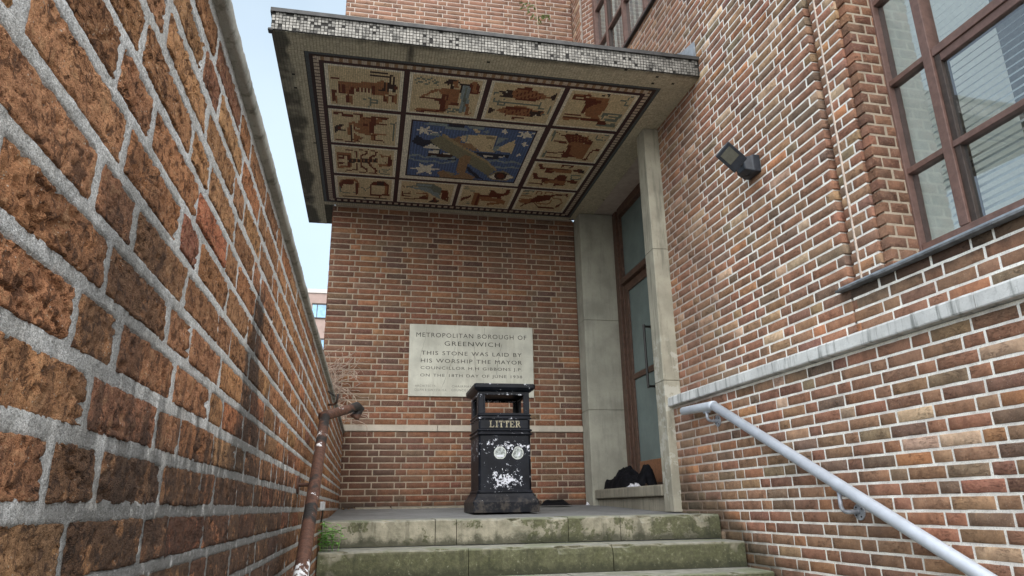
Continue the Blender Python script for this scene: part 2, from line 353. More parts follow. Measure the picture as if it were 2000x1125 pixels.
def mat_rail_left():
    t = NT('rusty_peeling_rail'); n1 = t.noise(8, 5, .7); n2 = t.noise(60, 4, .7); z = t.xyz(2)
    c = t.mix(t.ss(n2, .3, .7), (.055, .026, .018), (.13, .062, .040))
    c = t.mix(t.ss(t.noise(6, 3, .6, t.vec((1,1,1), None, (3, 1, 2))), .52, .58), c, (.022, .020, .019))
    bias = t.math('ADD', t.ss(z, -.10, -.18, 0, .16), t.math('MULTIPLY', t.ss(t.math('ABSOLUTE', t.math('SUBTRACT', z, .34)), .0, .12, 1, 0), .06))
    c = t.mix(t.ss(t.math('ADD', t.noise(11, 6, .75, t.vec((1,1,1), None, (7, 2, 5))), bias), .62, .635), c, (.72, .74, .76))
    return t.out(c, .65, t.bump(t.math('ADD', n2, n1), .0025, .8), .4)
M['rail_left'] = mat_rail_left()
def mat_bin():
    t = NT('peeling_black_paint'); x, z = t.xyz(0), t.xyz(2); n = t.noise(38, 6, .72); n2 = t.noise(14, 5, .7)
    def gz(c0, w_): return t.ss(t.math('ABSOLUTE', t.math('SUBTRACT', z, c0)), 0, w_, 1, 0)
    b = t.math('MULTIPLY', gz(.20, .16), t.ss(t.math('ABSOLUTE', t.math('SUBTRACT', x, 1.06)), .03, .19, 1, .1))
    b = t.math('ADD', t.math('MULTIPLY', b, .140), t.math('MULTIPLY', gz(.46, .16), .072))
    b = t.math('ADD', b, t.math('MULTIPLY', gz(.875, .02), .10)); b = t.math('ADD', b, t.math('MULTIPLY', gz(.955, .02), .05)); b = t.math('ADD', b, t.math('MULTIPLY', gz(.675, .02), .06))
    nn = t.math('ADD', t.math('MULTIPLY', n, .6), t.math('MULTIPLY', n2, .4))
    pm = t.ss(t.math('ADD', nn, b), .618, .632)
    c = t.mix(t.ss(t.noise(7, 5), .35, .7), (.003, .004, .007), (.010, .012, .018))
    c = t.mix(pm, c, (.66, .68, .74))
    c = t.mix(t.math('MULTIPLY', t.math('MULTIPLY', t.ss(z, .10, .02), t.ss(n2, .45, .6)), .7), c, (.07, .06, .05))
    return t.out(c, t.mix(pm, (.42,)*3, (.7,)*3), t.bump(t.math('SUBTRACT', n2, pm), .0016, .6), .18)
M['bin'] = mat_bin()

# ---------------------------------------------------------------- visibility of wall pieces (only to choose which bricks become parts)
CAN = (-.82, 2.49, 4.42, 7.45)
def hidden(p):
    if p.z > 3.3:
        k = 3.28 / p.z; x, y = p.x * k, p.y * k
        if CAN[0] < x < CAN[1] and CAN[2] < y < CAN[3]: return True
    if p.x < -.27:
        k = -.262 / p.x; 
        if p.z * k < .76: return True
    if p.z < -.08 and p.y > 4.7: return True
    return False
def px_area(P):
    q = [project(p) for p in P]
    if any(a is None for a in q): return 0
    cx = sum(a[0] for a in q) / 4; cy = sum(a[1] for a in q) / 4
    inside = sum(1 for a in q if -5 < a[0] < 2005 and -5 < a[1] < 1130)
    if inside == 0 or hidden(sum((Vector(p) for p in P), Vector()) / 4): return 0
    return abs(sum(q[i][0] * q[(i+1)%4][1] - q[(i+1)%4][0] * q[i][1] for i in range(4))) / 2 * (1 if inside > 2 else .5)

def rect_sub(r, h):
    a0, a1, z0, z1 = r; b0, b1, y0, y1 = h
    if b1 <= a0 or b0 >= a1 or y1 <= z0 or y0 >= z1: return [r]
    out = []
    if b0 > a0: out.append((a0, b0, z0, z1))
    if b1 < a1: out.append((b1, a1, z0, z1))
    m0, m1 = max(a0, b0), min(a1, b1)
    if y0 > z0: out.append((m0, m1, z0, y0))
    if y1 < z1: out.append((m0, m1, y1, z1))
    return out
def rect_and(r, q):
    a = (max(r[0], q[0]), min(r[1], q[1]), max(r[2], q[2]), min(r[3], q[3]))
    return a if a[1] - a[0] > .012 and a[3] - a[2] > .008 else None

def brick_geo(L, H, D, rg, du=.05, amp=.0015, jit=.0018, bev=.004, proud=0.0, at=None, rough=0.0):
    """a worn brick: (a, z, w) local, centred, face towards +w"""
    nu = max(3, int(round(L / du))); nv = max(2, int(round(H / du)))
    us = [-L/2, -L/2 + bev] + [-L/2 + bev + (L - 2*bev) * i / (nu - 1) for i in range(1, nu - 1)] + [L/2 - bev, L/2]
    vs = [-H/2, -H/2 + bev] + [-H/2 + bev + (H - 2*bev) * i / max(1, nv - 1) for i in range(1, nv - 1)] + [H/2 - bev, H/2]
    NU, NV = len(us), len(vs); V = []; sx, sy = rg.uniform(0, 90), rg.uniform(0, 90)
    tu, tv = rg.uniform(-1, 1) * amp * .8, rg.uniform(-1, 1) * amp * .6
    for j, v in enumerate(vs):
        for i, u in enumerate(us):
            e = (i in (0, NU-1)) or (j in (0, NV-1))
            if at is not None:
                wx, wy = at[0] + u, at[1] + v
                n1 = noise.noise(Vector((wx * 42, wy * 42, sx))); n2 = noise.noise(Vector((wx * 110, wy * 110, sy)))
                n3 = noise.noise(Vector((wx * 230, wy * 230, sx))); pit = max(0, noise.noise(Vector((wx * 95, wy * 130, sy + 3))) - .26) * .014
                cr = abs(noise.noise(Vector((wx * 12 + wy * 9, wy * 46 + wx * 8, sx + 9)))); gate = max(0, noise.noise(Vector((wx * 8, wy * 8, sx + 20))) - .02)
                fold = max(0, .08 - cr) * gate * .26
                w = max(-.0050, amp * (n1 * .5 + n2 * .7 + n3 * .55) + rough * fbm(wx * 15, wy * 15, sx, 3) * .0012 - (pit + fold) * rough)
                ju = jit * (noise.noise(Vector((wx * 30, wy * 30, 7 + sy))) * 1.6 + noise.noise(Vector((wx * 150, wy * 150, 7 + sy))) * 1.1); jv = jit * (noise.noise(Vector((wx * 30, wy * 30, 31 + sx))) * 2.2 + noise.noise(Vector((wx * 150, wy * 150, 3 + sx))) * 1.3)
            else:
                w = rg.uniform(-amp, amp) * .8; ju = rg.uniform(-jit, jit); jv = rg.uniform(-jit, jit) * .8
            w += tu * u / L * 2 + tv * v / H * 2 + proud
            if e: w = (min(w, proud) - bev * .9) if at is None else -.0035; V.append((u + ju * .6, v + jv * .6, w))
            else:
                k = .5 if (i in (1, NU-2) or j in (1, NV-2)) else .15
                V.append((u + ju * k, v + jv * k, w))
    Fs = [(j*NU+i, j*NU+i+1, (j+1)*NU+i+1, (j+1)*NU+i) for j in range(NV-1) for i in range(NU-1)]
    ring = [i for i in range(NU)] + [j*NU+NU-1 for j in range(1, NV)] + [(NV-1)*NU+i for i in range(NU-2, -1, -1)] + [j*NU for j in range(NV-2, 0, -1)]
    n0 = len(V); V += [(V[i][0], V[i][1], -D) for i in ring]
    m = len(ring); Fs += [(ring[(k+1)%m], ring[k], n0+k, n0+(k+1)%m) for k in range(m)]
    return V, Fs

def pal(kind, rg):
    P = {'right': [((.355,.180,.118),28),((.335,.200,.128),26),((.275,.150,.112),16),((.43,.28,.17),9),((.47,.235,.125),5),((.21,.145,.112),7),((.27,.21,.14),6),((.68,.49,.35),4)],
         'back': [((.215,.102,.062),28),((.192,.092,.058),24),((.160,.080,.057),18),((.275,.138,.078),9),((.118,.066,.052),10),((.19,.118,.080),9)],
         'reveal': [((.25,.125,.08),26),((.21,.11,.075),24),((.17,.085,.062),16),((.29,.15,.09),8)],  # darker bricks: the reveal's weaker light put into the colour
         'top': [((.30,.150,.110),26),((.235,.125,.100),24),((.36,.21,.15),14),((.175,.105,.09),14),((.28,.17,.12),12)],
         'left': [((.56,.285,.145),30),((.52,.255,.132),24),((.62,.33,.17),18),((.47,.235,.13),14),((.38,.18,.115),5),((.60,.25,.13),6)]}[kind]
    c = rg.choices([p[0] for p in P], [p[1] for p in P])[0]; k = rg.uniform(.84, 1.18)
    return tuple(min(1, x * k * rg.uniform(.95, 1.05)) for x in c)

def brick_wall(rt, O, u, n, regions, holes, S, H, course, z0, joint, matb, palette, phase=0.0, amp=.0012, jit=.0014, nparts=300, mortar=None,
               mortar_back=.30, recess=.004, colourmap=None, fine=False, proud=0.0, quoin=None):
    """Monk bond: two stretchers and a header in each course, every second course shifted by half a period"""
    O = Vector(O); u = Vector(u); n = Vector(n); Z = Vector((0, 0, 1)); rg = random.Random(hash_s(rt.name))
    def W(a, z, w=0): return O + u * a + Z * z + n * w
    Pd = 2 * S + H; items = []
    for reg in regions:
        k0 = int(math.floor((reg[2] - z0) / course)) - 1; k1 = int(math.ceil((reg[3] - z0) / course)) + 1
        for k in range(k0, k1):
            b0 = z0 + k * course; a = phase + (Pd / 2 if k % 2 else 0) + rg.uniform(-.006, .006)
            a += math.floor((reg[0] - a) / Pd) * Pd - Pd
            while a < reg[1]:
                for L in (S, S, H):
                    e0, e1 = rg.uniform(-.0016, .0016), rg.uniform(-.0016, .0016)
                    r = rect_and((a + joint/2 + e0, a + L - joint/2 + e1, b0 + joint/2, b0 + course - joint/2), reg); a += L
                    if not r: continue
                    if reg[1] - r[1] < .052: r = (r[0], reg[1], r[2], r[3])
                    if r[0] - reg[0] < .052: r = (reg[0], r[1], r[2], r[3])
                    if r[1] - r[0] < .036: continue
                    rs = [r]
                    for h in holes: rs = [q for x in rs for q in rect_sub(x, h)]
                    for q in rs:
                        if q[1]-q[0] > .014 and q[3]-q[2] > .010: items.append(q)
    sc = []
    for q in items:
        P = [W(q[0], q[2]), W(q[1], q[2]), W(q[1], q[3]), W(q[0], q[3])]
        sc.append((px_area(P), q))
    sc.sort(key=lambda x: -x[0])
    parts = [q for s_, q in sc if s_ > 0][:nparts]; rest = [q for s_, q in sc if s_ > 0][nparts:] + [q for s_, q in sc if s_ <= 0]
    cache = {}
    ends = [e for g_ in regions for e in (g_[0], g_[1])]
    def dep(q): return .055 if any(abs(q[0] - e) < .008 or abs(q[1] - e) < .008 for e in ends) else .012
    mat3 = Matrix((u, Z, n)).transposed().to_4x4()
    loc0 = Vector(rt.location)
    for q in parts:
        L, Hh = q[1]-q[0], q[3]-q[2]; ca, cz = (q[0]+q[1])/2, (q[2]+q[3])/2; c = W(ca, cz)
        d = c.length
        if fine and d < 3.2:
            V, Fs = brick_geo(L, Hh, .012, rg, max(.0020, .0045 * d), amp, jit, .0018, proud + rg.uniform(-.0006, .0008), (ca, cz), 1.0)
            me = bpy.data.meshes.new('brick'); me.from_pydata(V, [], Fs); me.shade_smooth()
        else:
            key = (round(L, 2), round(Hh, 3), dep(q), rg.randrange(7)) if abs(Hh - (course - joint)) < .001 else (L, Hh, ca)
            if key not in cache:
                V, Fs = brick_geo(L, Hh, dep(q), rg, .045 if d > 3.5 else .022, amp, jit, .0030, proud)
                me = bpy.data.meshes.new('brick'); me.from_pydata(V, [], Fs); me.shade_smooth(); cache[key] = me
            me = cache[key]
        if not me.materials:
            me.materials.append(matb); a_ = me.attributes.new('bcol', 'FLOAT_COLOR', 'FACE'); a_.data.foreach_set('color', [1.0] * (4 * len(me.polygons)))
        o = bpy.data.objects.new('brick', me); link(o, rt)
        o.matrix_basis = Matrix.Translation(c - loc0) @ mat3
        cc = pal(palette, rg)
        if colourmap: cc = colourmap(ca, cz, cc, rg)
        o.color = (*cc, 1)
    mb = MB()
    for q in rest:
        L, Hh = q[1]-q[0], q[3]-q[2]; ca, cz = (q[0]+q[1])/2, (q[2]+q[3])/2
        V, Fs = brick_geo(L, Hh, dep(q), rg, .09, amp, jit, .0030, proud)
        cc = pal(palette, rg)
        if colourmap: cc = colourmap(ca, cz, cc, rg)
        mb.add([W(ca + a, cz + b, w_) for a, b, w_ in V], Fs, cc)
    if rest:
        o = mb.build('bricks', matb, rt, smooth=True); o['kind'] = 'stuff'
    if mortar is not None:
        mb = MB()
        for reg in regions:
            rs = [reg]
            for h in holes: rs = [q for x in rs for q in rect_sub(x, h)]
            for q in rs:
                i0 = .009 if abs(q[0] - reg[0]) < 1e-6 else 0; i1 = .009 if abs(q[1] - reg[1]) < 1e-6 else 0
                mb.obox(W, q[0] + i0, q[1] - i1, q[2], q[3], -mortar_back, -recess)
        mb.build('mortar', mortar, rt)
    W_ITEMS[rt.name] = items
    return W
W_ITEMS = {}
def hash_s(s):
    h = 7
    for ch in s: h = (h * 31 + ord(ch)) % 100003
    return h
# ================================================================= ground and steps
g = MB(); g.box(-400, 400, -400, 400, -1.9, -1.72); o = g.build('ground', M['asphalt']); tag(o, kind='structure')
g = MB()
XL, XR = -.262, 2.404
STY, STZ, RISE, TREAD = 4.68, -.07, .161, .312
steps = root('stone_steps', (0, 4.68, -.07), 'mossy worn stone steps climbing to the porch between two handrails', 'steps')
joints = {0: (.44, .575, 1.315, 1.676), 1: (.61, 1.508), 2: (.15, 1.2), 3: (.8, 1.9)}
rs = random.Random(5)
def worn_slab(x0, x1, y0, y1, z0, z1, rg, nb=.012):
    """a step stone: front edge worn round and chipped"""
    nx = max(3, int((x1 - x0) / .028)); prof = [(y1, z1), (y0 + .09, z1), (y0 + nb * 1.6, z1 - .0015), (y0 + nb * .6, z1 - nb * .35), (y0, z1 - nb), (y0, z1 - .05), (y0, z0 + .03), (y0, z0), (y1, z0)]
    vs = []; s_ = rg.uniform(0, 50)
    for i in range(nx + 1):
        x = x0 + (x1 - x0) * i / nx
        for k, (y, z) in enumerate(prof):
            a = noise.noise(Vector((x * 9, k * .3, s_))) ; b = noise.noise(Vector((x * 38, k * 1.3, s_)))
            ch = max(0, noise.noise(Vector((x * 14, 3.3, s_))) - .18) * .045
            dy = (a * .004 + b * .0022) if 1 < k < 8 else 0; dz = (a * .002 + b * .0012) if k in (1, 2, 3, 4) else 0
            if k in (3, 4): dy += ch; dz -= ch * .6
            vs.append((x, y + dy, z + dz))
    m_ = len(prof); fs = [(i*m_+k, i*m_+(k+1)%m_, (i+1)*m_+(k+1)%m_, (i+1)*m_+k) for i in range(nx) for k in range(m_)]
    fs += [tuple(range(m_))[::-1], tuple(nx*m_+k for k in range(m_))]
    return vs, fs
for k in range(11):
    zt = STZ - RISE * k; y0 = STY - TREAD * k
    xs = [XL + .004] + list(joints.get(k, (.9,))) + [XR - .004]
    for a, b in zip(xs[:-1], xs[1:]):
        dz = rs.uniform(-.0025, .0025); V, Fs = worn_slab(a + .0022, b - .0022, y0 + rs.uniform(-.003, .003), y0 + TREAD + .06, zt - .156, zt + dz, rs)
        me = bpy.data.meshes.new('step_stone'); me.from_pydata([(v[0], v[1] - y0, v[2] - zt) for v in V], [], Fs); me.materials.append(M['steps'])
        o = bpy.data.objects.new('step_stone', me); link(o, steps); o.location = (0, y0 - 4.68, zt + .07)
    cb = MB(); cb.box(XL, XR + .02, y0 + .02, y0 + TREAD + .05, zt - .5, zt - .158); cb.build('step_core', M['landing'], steps)
# porch floor: a slightly sloping screed with a few slabs in front of the wall
fl = MB(); nx, ny = 60, 50
vs = []
def fz(x, y): return -.0745 + .0335 * (y - 5.04) + .003 * fbm(x * 3, y * 3, 2, 3)
for j in range(ny + 1):
    for i in range(nx + 1):
        x = XL + (2.75 - XL) * i / nx; y = 5.04 + (7.60 - 5.04) * j / ny; vs.append((x, y, fz(x, y) + (0 if j else -.002)))
fl.add(vs, [(j*(nx+1)+i, j*(nx+1)+i+1, (j+1)*(nx+1)+i+1, (j+1)*(nx+1)+i) for j in range(ny) for i in range(nx)])
fl.box(XL, 2.75, 5.045, 7.6, -.5, -.10)
o = fl.build('porch_floor', M['landing'], smooth=False); tag(o, kind='structure')
for (x0, x1, y0, y1) in ((.25, 1.05, 7.16, 7.40), (-.1, .24, 7.2, 7.41), (1.06, 1.75, 7.2, 7.40)):
    mb = MB(); z = .0; P = []
    mb.add([(x0, y0, fz(x0,y0)-.01), (x1, y0, fz(x1,y0)-.01), (x1, y1, fz(x1,y1)-.01), (x0, y1, fz(x0,y1)-.01),
            (x0+.004, y0+.004, fz(x0,y0)+.012), (x1, y0+.01, fz(x1,y0)+.012), (x1-.004, y1, fz(x1,y1)+.014), (x0, y1, fz(x0,y1)+.014)],
           [(0,3,2,1),(4,5,6,7),(0,1,5,4),(1,2,6,5),(2,3,7,6),(3,0,4,7)])
    o = mb.build('floor_slab', M['threshold'], bpy.data.objects['porch_floor'], bevel=.004)

# ================================================================= boundary wall on the left
bw = root('boundary_wall', (XL, 3.5, -.9), 'rustic brick boundary wall with sooty burn streak on the left of the steps', 'wall')
def cm_left(a, z, c, rg): return c
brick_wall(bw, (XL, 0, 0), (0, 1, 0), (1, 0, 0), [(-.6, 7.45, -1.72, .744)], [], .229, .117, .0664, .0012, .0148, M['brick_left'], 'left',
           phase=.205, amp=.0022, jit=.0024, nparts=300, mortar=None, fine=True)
mb = MB()                                            # mortar, near surface with its own relief
ys = []; y = .30
while y < 7.45: ys.append(y); y += max(.0042, .0055 * y)
ys.append(7.45); zs = []
z = -1.72
while z < .744:
    zs.append(z); z += .04 if z < -.45 else .0047
zs.append(.744); vs = []
for yy in ys:
    for zz in zs:
        h = -.0012 + .0011 * noise.noise(Vector((yy * 60, zz * 60, 3))) + .0011 * noise.noise(Vector((yy * 170, zz * 170, 9))) + .0008 * noise.noise(Vector((yy * 9, zz * 9, 1)))
        vs.append((XL + h, yy, zz))
rows_ = {}
for q in W_ITEMS[bw.name]: rows_.setdefault(round((q[2] - .0012 - .0074) / .0664), []).append(q)
for i_, v in enumerate(vs):
    for q in rows_.get(int(math.floor((v[2] - .0012) / .0664)), ()):
        if q[0] + .0035 < v[1] < q[1] - .0035 and q[2] + .003 < v[2] < q[3] - .003: vs[i_] = (XL - .0085, v[1], v[2]); break
m_ = len(zs); mb.add(vs, [(i*m_+k, (i+1)*m_+k, (i+1)*m_+k+1, i*m_+k+1) for i in range(len(ys)-1) for k in range(m_-1)])
mb.build('mortar', M['mortar_left'], bw, smooth=True)
mb = MB(); mb.box(-.50, XL - .009, -.6, 7.45, -1.72, .744); mb.build('wall_core', M['mortar_left'], bw)
mb = MB()                                            # cement coping, ragged edge
pr = [(-.53, .744), (-.2485, .744), (-.2445, .750), (-.2435, .765), (-.250, .777), (-.30, .790), (-.53, .792)]
vs = []; yy = -.6; cy = []
while yy < 7.45: cy.append(yy); yy += .012 if yy < 3 else .04
cy.append(7.45)
for yy in cy:
    for k, (x, z) in enumerate(pr):
        a = noise.noise(Vector((yy * 9, k * .5, 1.5))); b = noise.noise(Vector((yy * 70, k * 1.7, 4.5)))
        q = .7 if 0 < k < 5 else .2
        vs.append((x + (a * .0022 + b * .0012) * q, yy, z + (a * .0025 + b * .0014) * q * (1 if k > 1 else .3)))
m_ = len(pr); mb.add(vs, [(i*m_+k, i*m_+(k+1)%m_, (i+1)*m_+(k+1)%m_, (i+1)*m_+k) for i in range(len(cy)-1) for k in range(m_)] + [tuple(range(m_))[::-1], tuple((len(cy)-1)*m_+k for k in range(m_))])
mb.build('coping', M['coping'], bw, smooth=True)

# ================================================================= right side wall
NR = Vector((-.99970, -.02439, 0)); UR = Vector((.02439, -.99970, 0)); ZR = Vector((0, 0, 1)); DR = 2.518
# on this wall a = distance along UR, so a = -(y) nearly; depth() gives a point from (distance y along wall, z, out)
def RW(D):
    O = -NR * D
    return O
sw = root('side_wall', (2.5, 4.0, -1.7), 'tall red brick side wall with pale pointing rising beside the right handrail', 'wall')
# lower part, projecting
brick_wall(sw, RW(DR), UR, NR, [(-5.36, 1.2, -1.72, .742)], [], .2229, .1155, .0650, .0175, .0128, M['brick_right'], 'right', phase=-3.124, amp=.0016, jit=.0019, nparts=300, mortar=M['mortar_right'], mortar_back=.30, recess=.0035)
D2 = DR + .07
w2 = (-7.085, -4.50, 4.55, 9.0)
dark_rows = None
up = root('upper_side_wall', (2.6, 5.0, .83), 'long upper brickwork of the side wall above the stone band, with the floodlight', 'wall')
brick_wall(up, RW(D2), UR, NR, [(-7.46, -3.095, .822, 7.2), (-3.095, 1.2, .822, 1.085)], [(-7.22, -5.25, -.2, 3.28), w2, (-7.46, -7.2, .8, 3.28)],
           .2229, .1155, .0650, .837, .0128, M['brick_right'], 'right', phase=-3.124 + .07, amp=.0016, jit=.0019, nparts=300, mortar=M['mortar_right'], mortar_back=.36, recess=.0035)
D2b = D2 + .024
bay = root('window_pier', (2.6, 3.0, 1.1), 'narrow recessed strip of brickwork beside the big window above the slate sill', 'wall')
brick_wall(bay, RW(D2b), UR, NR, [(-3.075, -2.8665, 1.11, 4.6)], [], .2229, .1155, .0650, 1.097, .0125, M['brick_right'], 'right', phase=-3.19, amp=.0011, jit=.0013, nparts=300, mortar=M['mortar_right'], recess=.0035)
# reveal of the bay: faces the camera (towards -y), from the strip back to the window frame
def PT(y, D):                                        # point of the plane at distance D, at world depth y
    x = (D - .02439 * y) / .9997; return Vector((x, y, 0))
pA = PT(2.868, D2b); pB = pA - NR * .235
rv = (pB - pA).normalized(); rn = Vector((rv.y, -rv.x, 0))
if rn.y > 0: rn = -rn
brick_wall(bay, pA, rv, rn, [(.0135, .235, 1.11, 4.6)], [], .2229, .1155, .0650, 1.097, .0125, M['brick_right'], 'reveal', phase=-.10, amp=.0011, jit=.0013, nparts=110, mortar=M['mortar_back'], mortar_back=.05, recess=.003)
# return of the projecting part: thin edge bricks facing the camera and a mortar fillet
mb = MB(); p0 = PT(3.080, D2b); vs = []; n_ = 90
for i in range(n_ + 1):
    zz = 1.10 + 3.5 * i / n_; j1 = noise.noise(Vector((zz * 14, 0, 2))) * .0025
    for dx, dy in ((.004, -.002 + j1), (-.001, -.0015 + j1), (-.004, .004), (-.004, .012), (.01, .012)): vs.append((p0.x + dx * .8, p0.y + dy, zz))
mb.add(vs, [(i*5+k, i*5+(k+1)%5, (i+1)*5+(k+1)%5, (i+1)*5+k) for i in range(n_) for k in range(5)]); mb.build('mortar_fillet', M['fillet'], bay, smooth=True)
# mortar core behind return
def FR(D):
    O = RW(D)
    return lambda a, z, w_: O + UR * a + ZR * z + NR * w_
fr2 = FR(D2)
# string course (stone band) over the lower wall
band = root('stone_band', (2.4, 3.0, .78), 'pale weathered stone band running along the side wall above the handrail', 'string course')
edges = [-5.392, -4.58, -3.66, -2.83, -2.26, -1.3, -.3, 1.2]
for a0, a1 in zip(edges[:-1], edges[1:]):
    mb = MB(); fr = FR(DR); n_ = max(4, int((a1 - a0) / .05)); vs = []
    prf = [(.744, -.06), (.746, .040), (.752, .044), (.808, .044), (.818, .038), (.828, -.06), (.828, -.09), (.744, -.09)]
    for i in range(n_ + 1):
        a = a0 + .0015 + (a1 - a0 - .003) * i / n_
        for k, (z, w_) in enumerate(prf):
            jn = .0016 * noise.noise(Vector((a * 18, k * 2.1, 5))) + .001 * noise.noise(Vector((a * 60, k * 3, 8)))
            vs.append(fr(a, z + (jn if k in (1,2,3,4) else 0), w_ + (jn if k in (1,2,3,4) else 0)))
    m_ = len(prf); mb.add(vs, [(i*m_+k, i*m_+(k+1)%m_, (i+1)*m_+(k+1)%m_, (i+1)*m_+k) for i in range(n_) for k in range(m_)] + [tuple(range(m_))[::-1], tuple(n_*m_+k for k in range(m_))])
    mb.build('band_stone', M['band'], band)
# whitewashed stop at the end of the lower wall
mb = MB(); fr = FR(DR); mb.obox(fr, -5.392, -5.362, -.06, .744, -.12, .001); o = mb.build('render_stop', M['band'], band)

# sill of the near window
sl = root('slate_sill', (2.5, 2.5, 1.1), 'thin dark slate sill projecting under the big near window', 'sill')
mb = MB(); fr = FR(D2); a = -3.165; rq = random.Random(8)
while a < 1.0:
    b = a + rq.uniform(.28, .36); mb2 = MB(); dz = rq.uniform(-.002, .002)
    mb2.obox(fr, a + .001, b - .001, 1.086 + dz, 1.098 + dz, -.30, .042 + rq.uniform(-.002, .002)); mb2.build('slate', M['sill'], sl, bevel=.0015)
    a = b
mb = MB(); mb.obox(fr, -3.15, 1.0, 1.100, 1.112, -.30, .030); mb.build('upper_course', M['lead'], sl, bevel=.003)

# ================================================================= windows
def window(name, label, D, ya, yb, z0, z1, zrows, mull, far_reveal, slats):
    """timber window in a plane parallel to the side wall; ya far end, yb near end"""
    t = root(name, (PT(ya, D).x, (ya + yb) / 2, z0), label, 'window'); O = RW(D)
    fr = lambda a, z, w_: O + UR * a + ZR * z + NR * w_
    A = lambda y: -y / .9997 + .0000                # along-wall coordinate from depth
    def bar(nm, y0, y1, a0, a1, w0, w1, mt):
        mb = MB(); mb.obox(fr, A(y0), A(y1), a0, a1, w0, w1); return mb.build(nm, mt, t, bevel=.003)
    bar('frame', ya, ya - .072, z0, z1, -.05, .03, M['wframe'])
    bar('frame', ya - .072, yb, z0, z0 + .035, -.05, .024, M['wframe'])
    for i, (m0, m1) in enumerate(mull): bar('mullion', m0, m1, z0 + .035, z1, -.05, .028, M['wframe'])
    cols = [ya - .072] + [v for m_ in mull for v in m_] + [yb]
    for ci in range(0, len(cols), 2):
        c0, c1 = cols[ci], cols[ci + 1]; ins = 0
        if ci == 2:                                  # opening casement, a frame set inside
            bar('casement', c0, c0 - .035, z0 + .035, zrows[1] - .03, -.045, .012, M['wframe2'])
            bar('casement', c0 - .035, c1, zrows[1] - .075, zrows[1] - .03, -.045, .010, M['wframe']); ins = .035
        zz = [z0 + .035] + zrows + [z1]
        for r_, (q0, q1) in enumerate(zip(zz[:-1], zz[1:])):
            if r_ > 0: bar('transom', c0, c1, q0 - .016 - (.014 if (ci == 2 and r_ == 2) else 0), q0 + .016, -.04, .020, M['wframe'])
            mb = MB(); mb.obox(fr, A(c0 - ins), A(c1), q0, q1, -.012, -.008); mb.build('pane', M['glass'], t)
    # room behind: plaster reveal on the far side, blind, dark back
    mb = MB(); mb.obox(fr, A(ya + .05), A(ya - .02), z0 - .1, z1, -.9, -.05); mb.build('plaster_reveal', M['inner'], t)
    mb = MB(); mb.obox(fr, A(ya), A(yb), z0 - .1, z1, -.95, -.9); mb.build('room_back', M['room'], t)
    mb = MB(); mb.obox(fr, A(ya), A(yb), z0 - .1, z0 - .02, -.9, -.05); mb.build('inner_sill', M['inner'], t)
    if slats:
        z = z0 + .03; rb = random.Random(4)
        while z < min(z1, z0 + 2.7):
            mb = MB(); y0 = ya - .17 + rb.uniform(-.008, .008)
            P = [fr(A(y0), z, -.095), fr(A(yb), z, -.095), fr(A(yb), z + .030, -.130), fr(A(y0 + .012), z + .030, -.130)]
            P += [p + Vector((0, 0, .0016)) for p in P]
            mb.add(P, [(0,3,2,1),(4,5,6,7),(0,1,5,4),(1,2,6,5),(2,3,7,6),(3,0,4,7)]); mb.build('blind_slat', M['slat'], t); z += .040
    else:
        z = None; rb = random.Random(4); yy = ya - .25
        while yy > yb:
            mb = MB(); x_ = rb.uniform(.16, .2); mb.obox(fr, A(yy), A(yy - .07), z0 + .05, z1 - .1, -x_ - .003, -x_); mb.build('vertical_blind', M['slat'], t); yy -= .11
    return t
window('casement_window', 'large brown window with horizontal blind above the slate sill', 2.83, 2.865, .6, 1.215, 4.3, [1.665, 2.20, 2.735, 3.27, 3.80], [(2.55, 2.497), (1.45, 1.40)], True, True)
window('casement_window', 'high brown window above the canopy, at the corner of the side wall', 2.70, 6.85, 4.5, 4.75, 8.4, [5.30, 5.85, 6.4, 6.95], [(6.46, 6.42), (5.98, 5.93), (5.45, 5.40)], True, False)
# reveal and sill of the high window
pA = PT(7.085, D2); pB = pA - NR * .13; pA2 = pA
hb = root('high_window_reveal', (2.5, 7.05, 4.6), 'brick reveal at the far side of the high window above the canopy', 'reveal')
rv = Vector((.76, -.65, 0)); rv = (PT(6.86, 2.72) - PT(7.085, D2)).normalized(); rn = Vector((rv.y, -rv.x, 0)); rn = rn if rn.y < 0 else -rn
ln_ = (PT(6.86, 2.72) - PT(7.085, D2)).length
brick_wall(hb, PT(7.085, D2), rv, rn, [(.002, ln_, 4.2, 8.4)], [], .2229, .1155, .0650, 4.15, .0105, M['brick_right'], 'top', phase=-.1, amp=.001, jit=.001, nparts=120, mortar=M['mortar_right'], mortar_back=.03, recess=.003)
mb = MB(); fr = FR(D2); mb.obox(fr, -7.085, -4.3, 4.528, 4.552, -.13, .035); o = mb.build('high_window_sill', M['flashing'], bevel=.003); tag(o, 'black sill line under the high window above the canopy', 'sill')
mb = MB(); mb.obox(fr, -7.085, -4.3, 4.553, 4.76, -.16, -.105); mb.build('apron', M['brick_right'], hb)

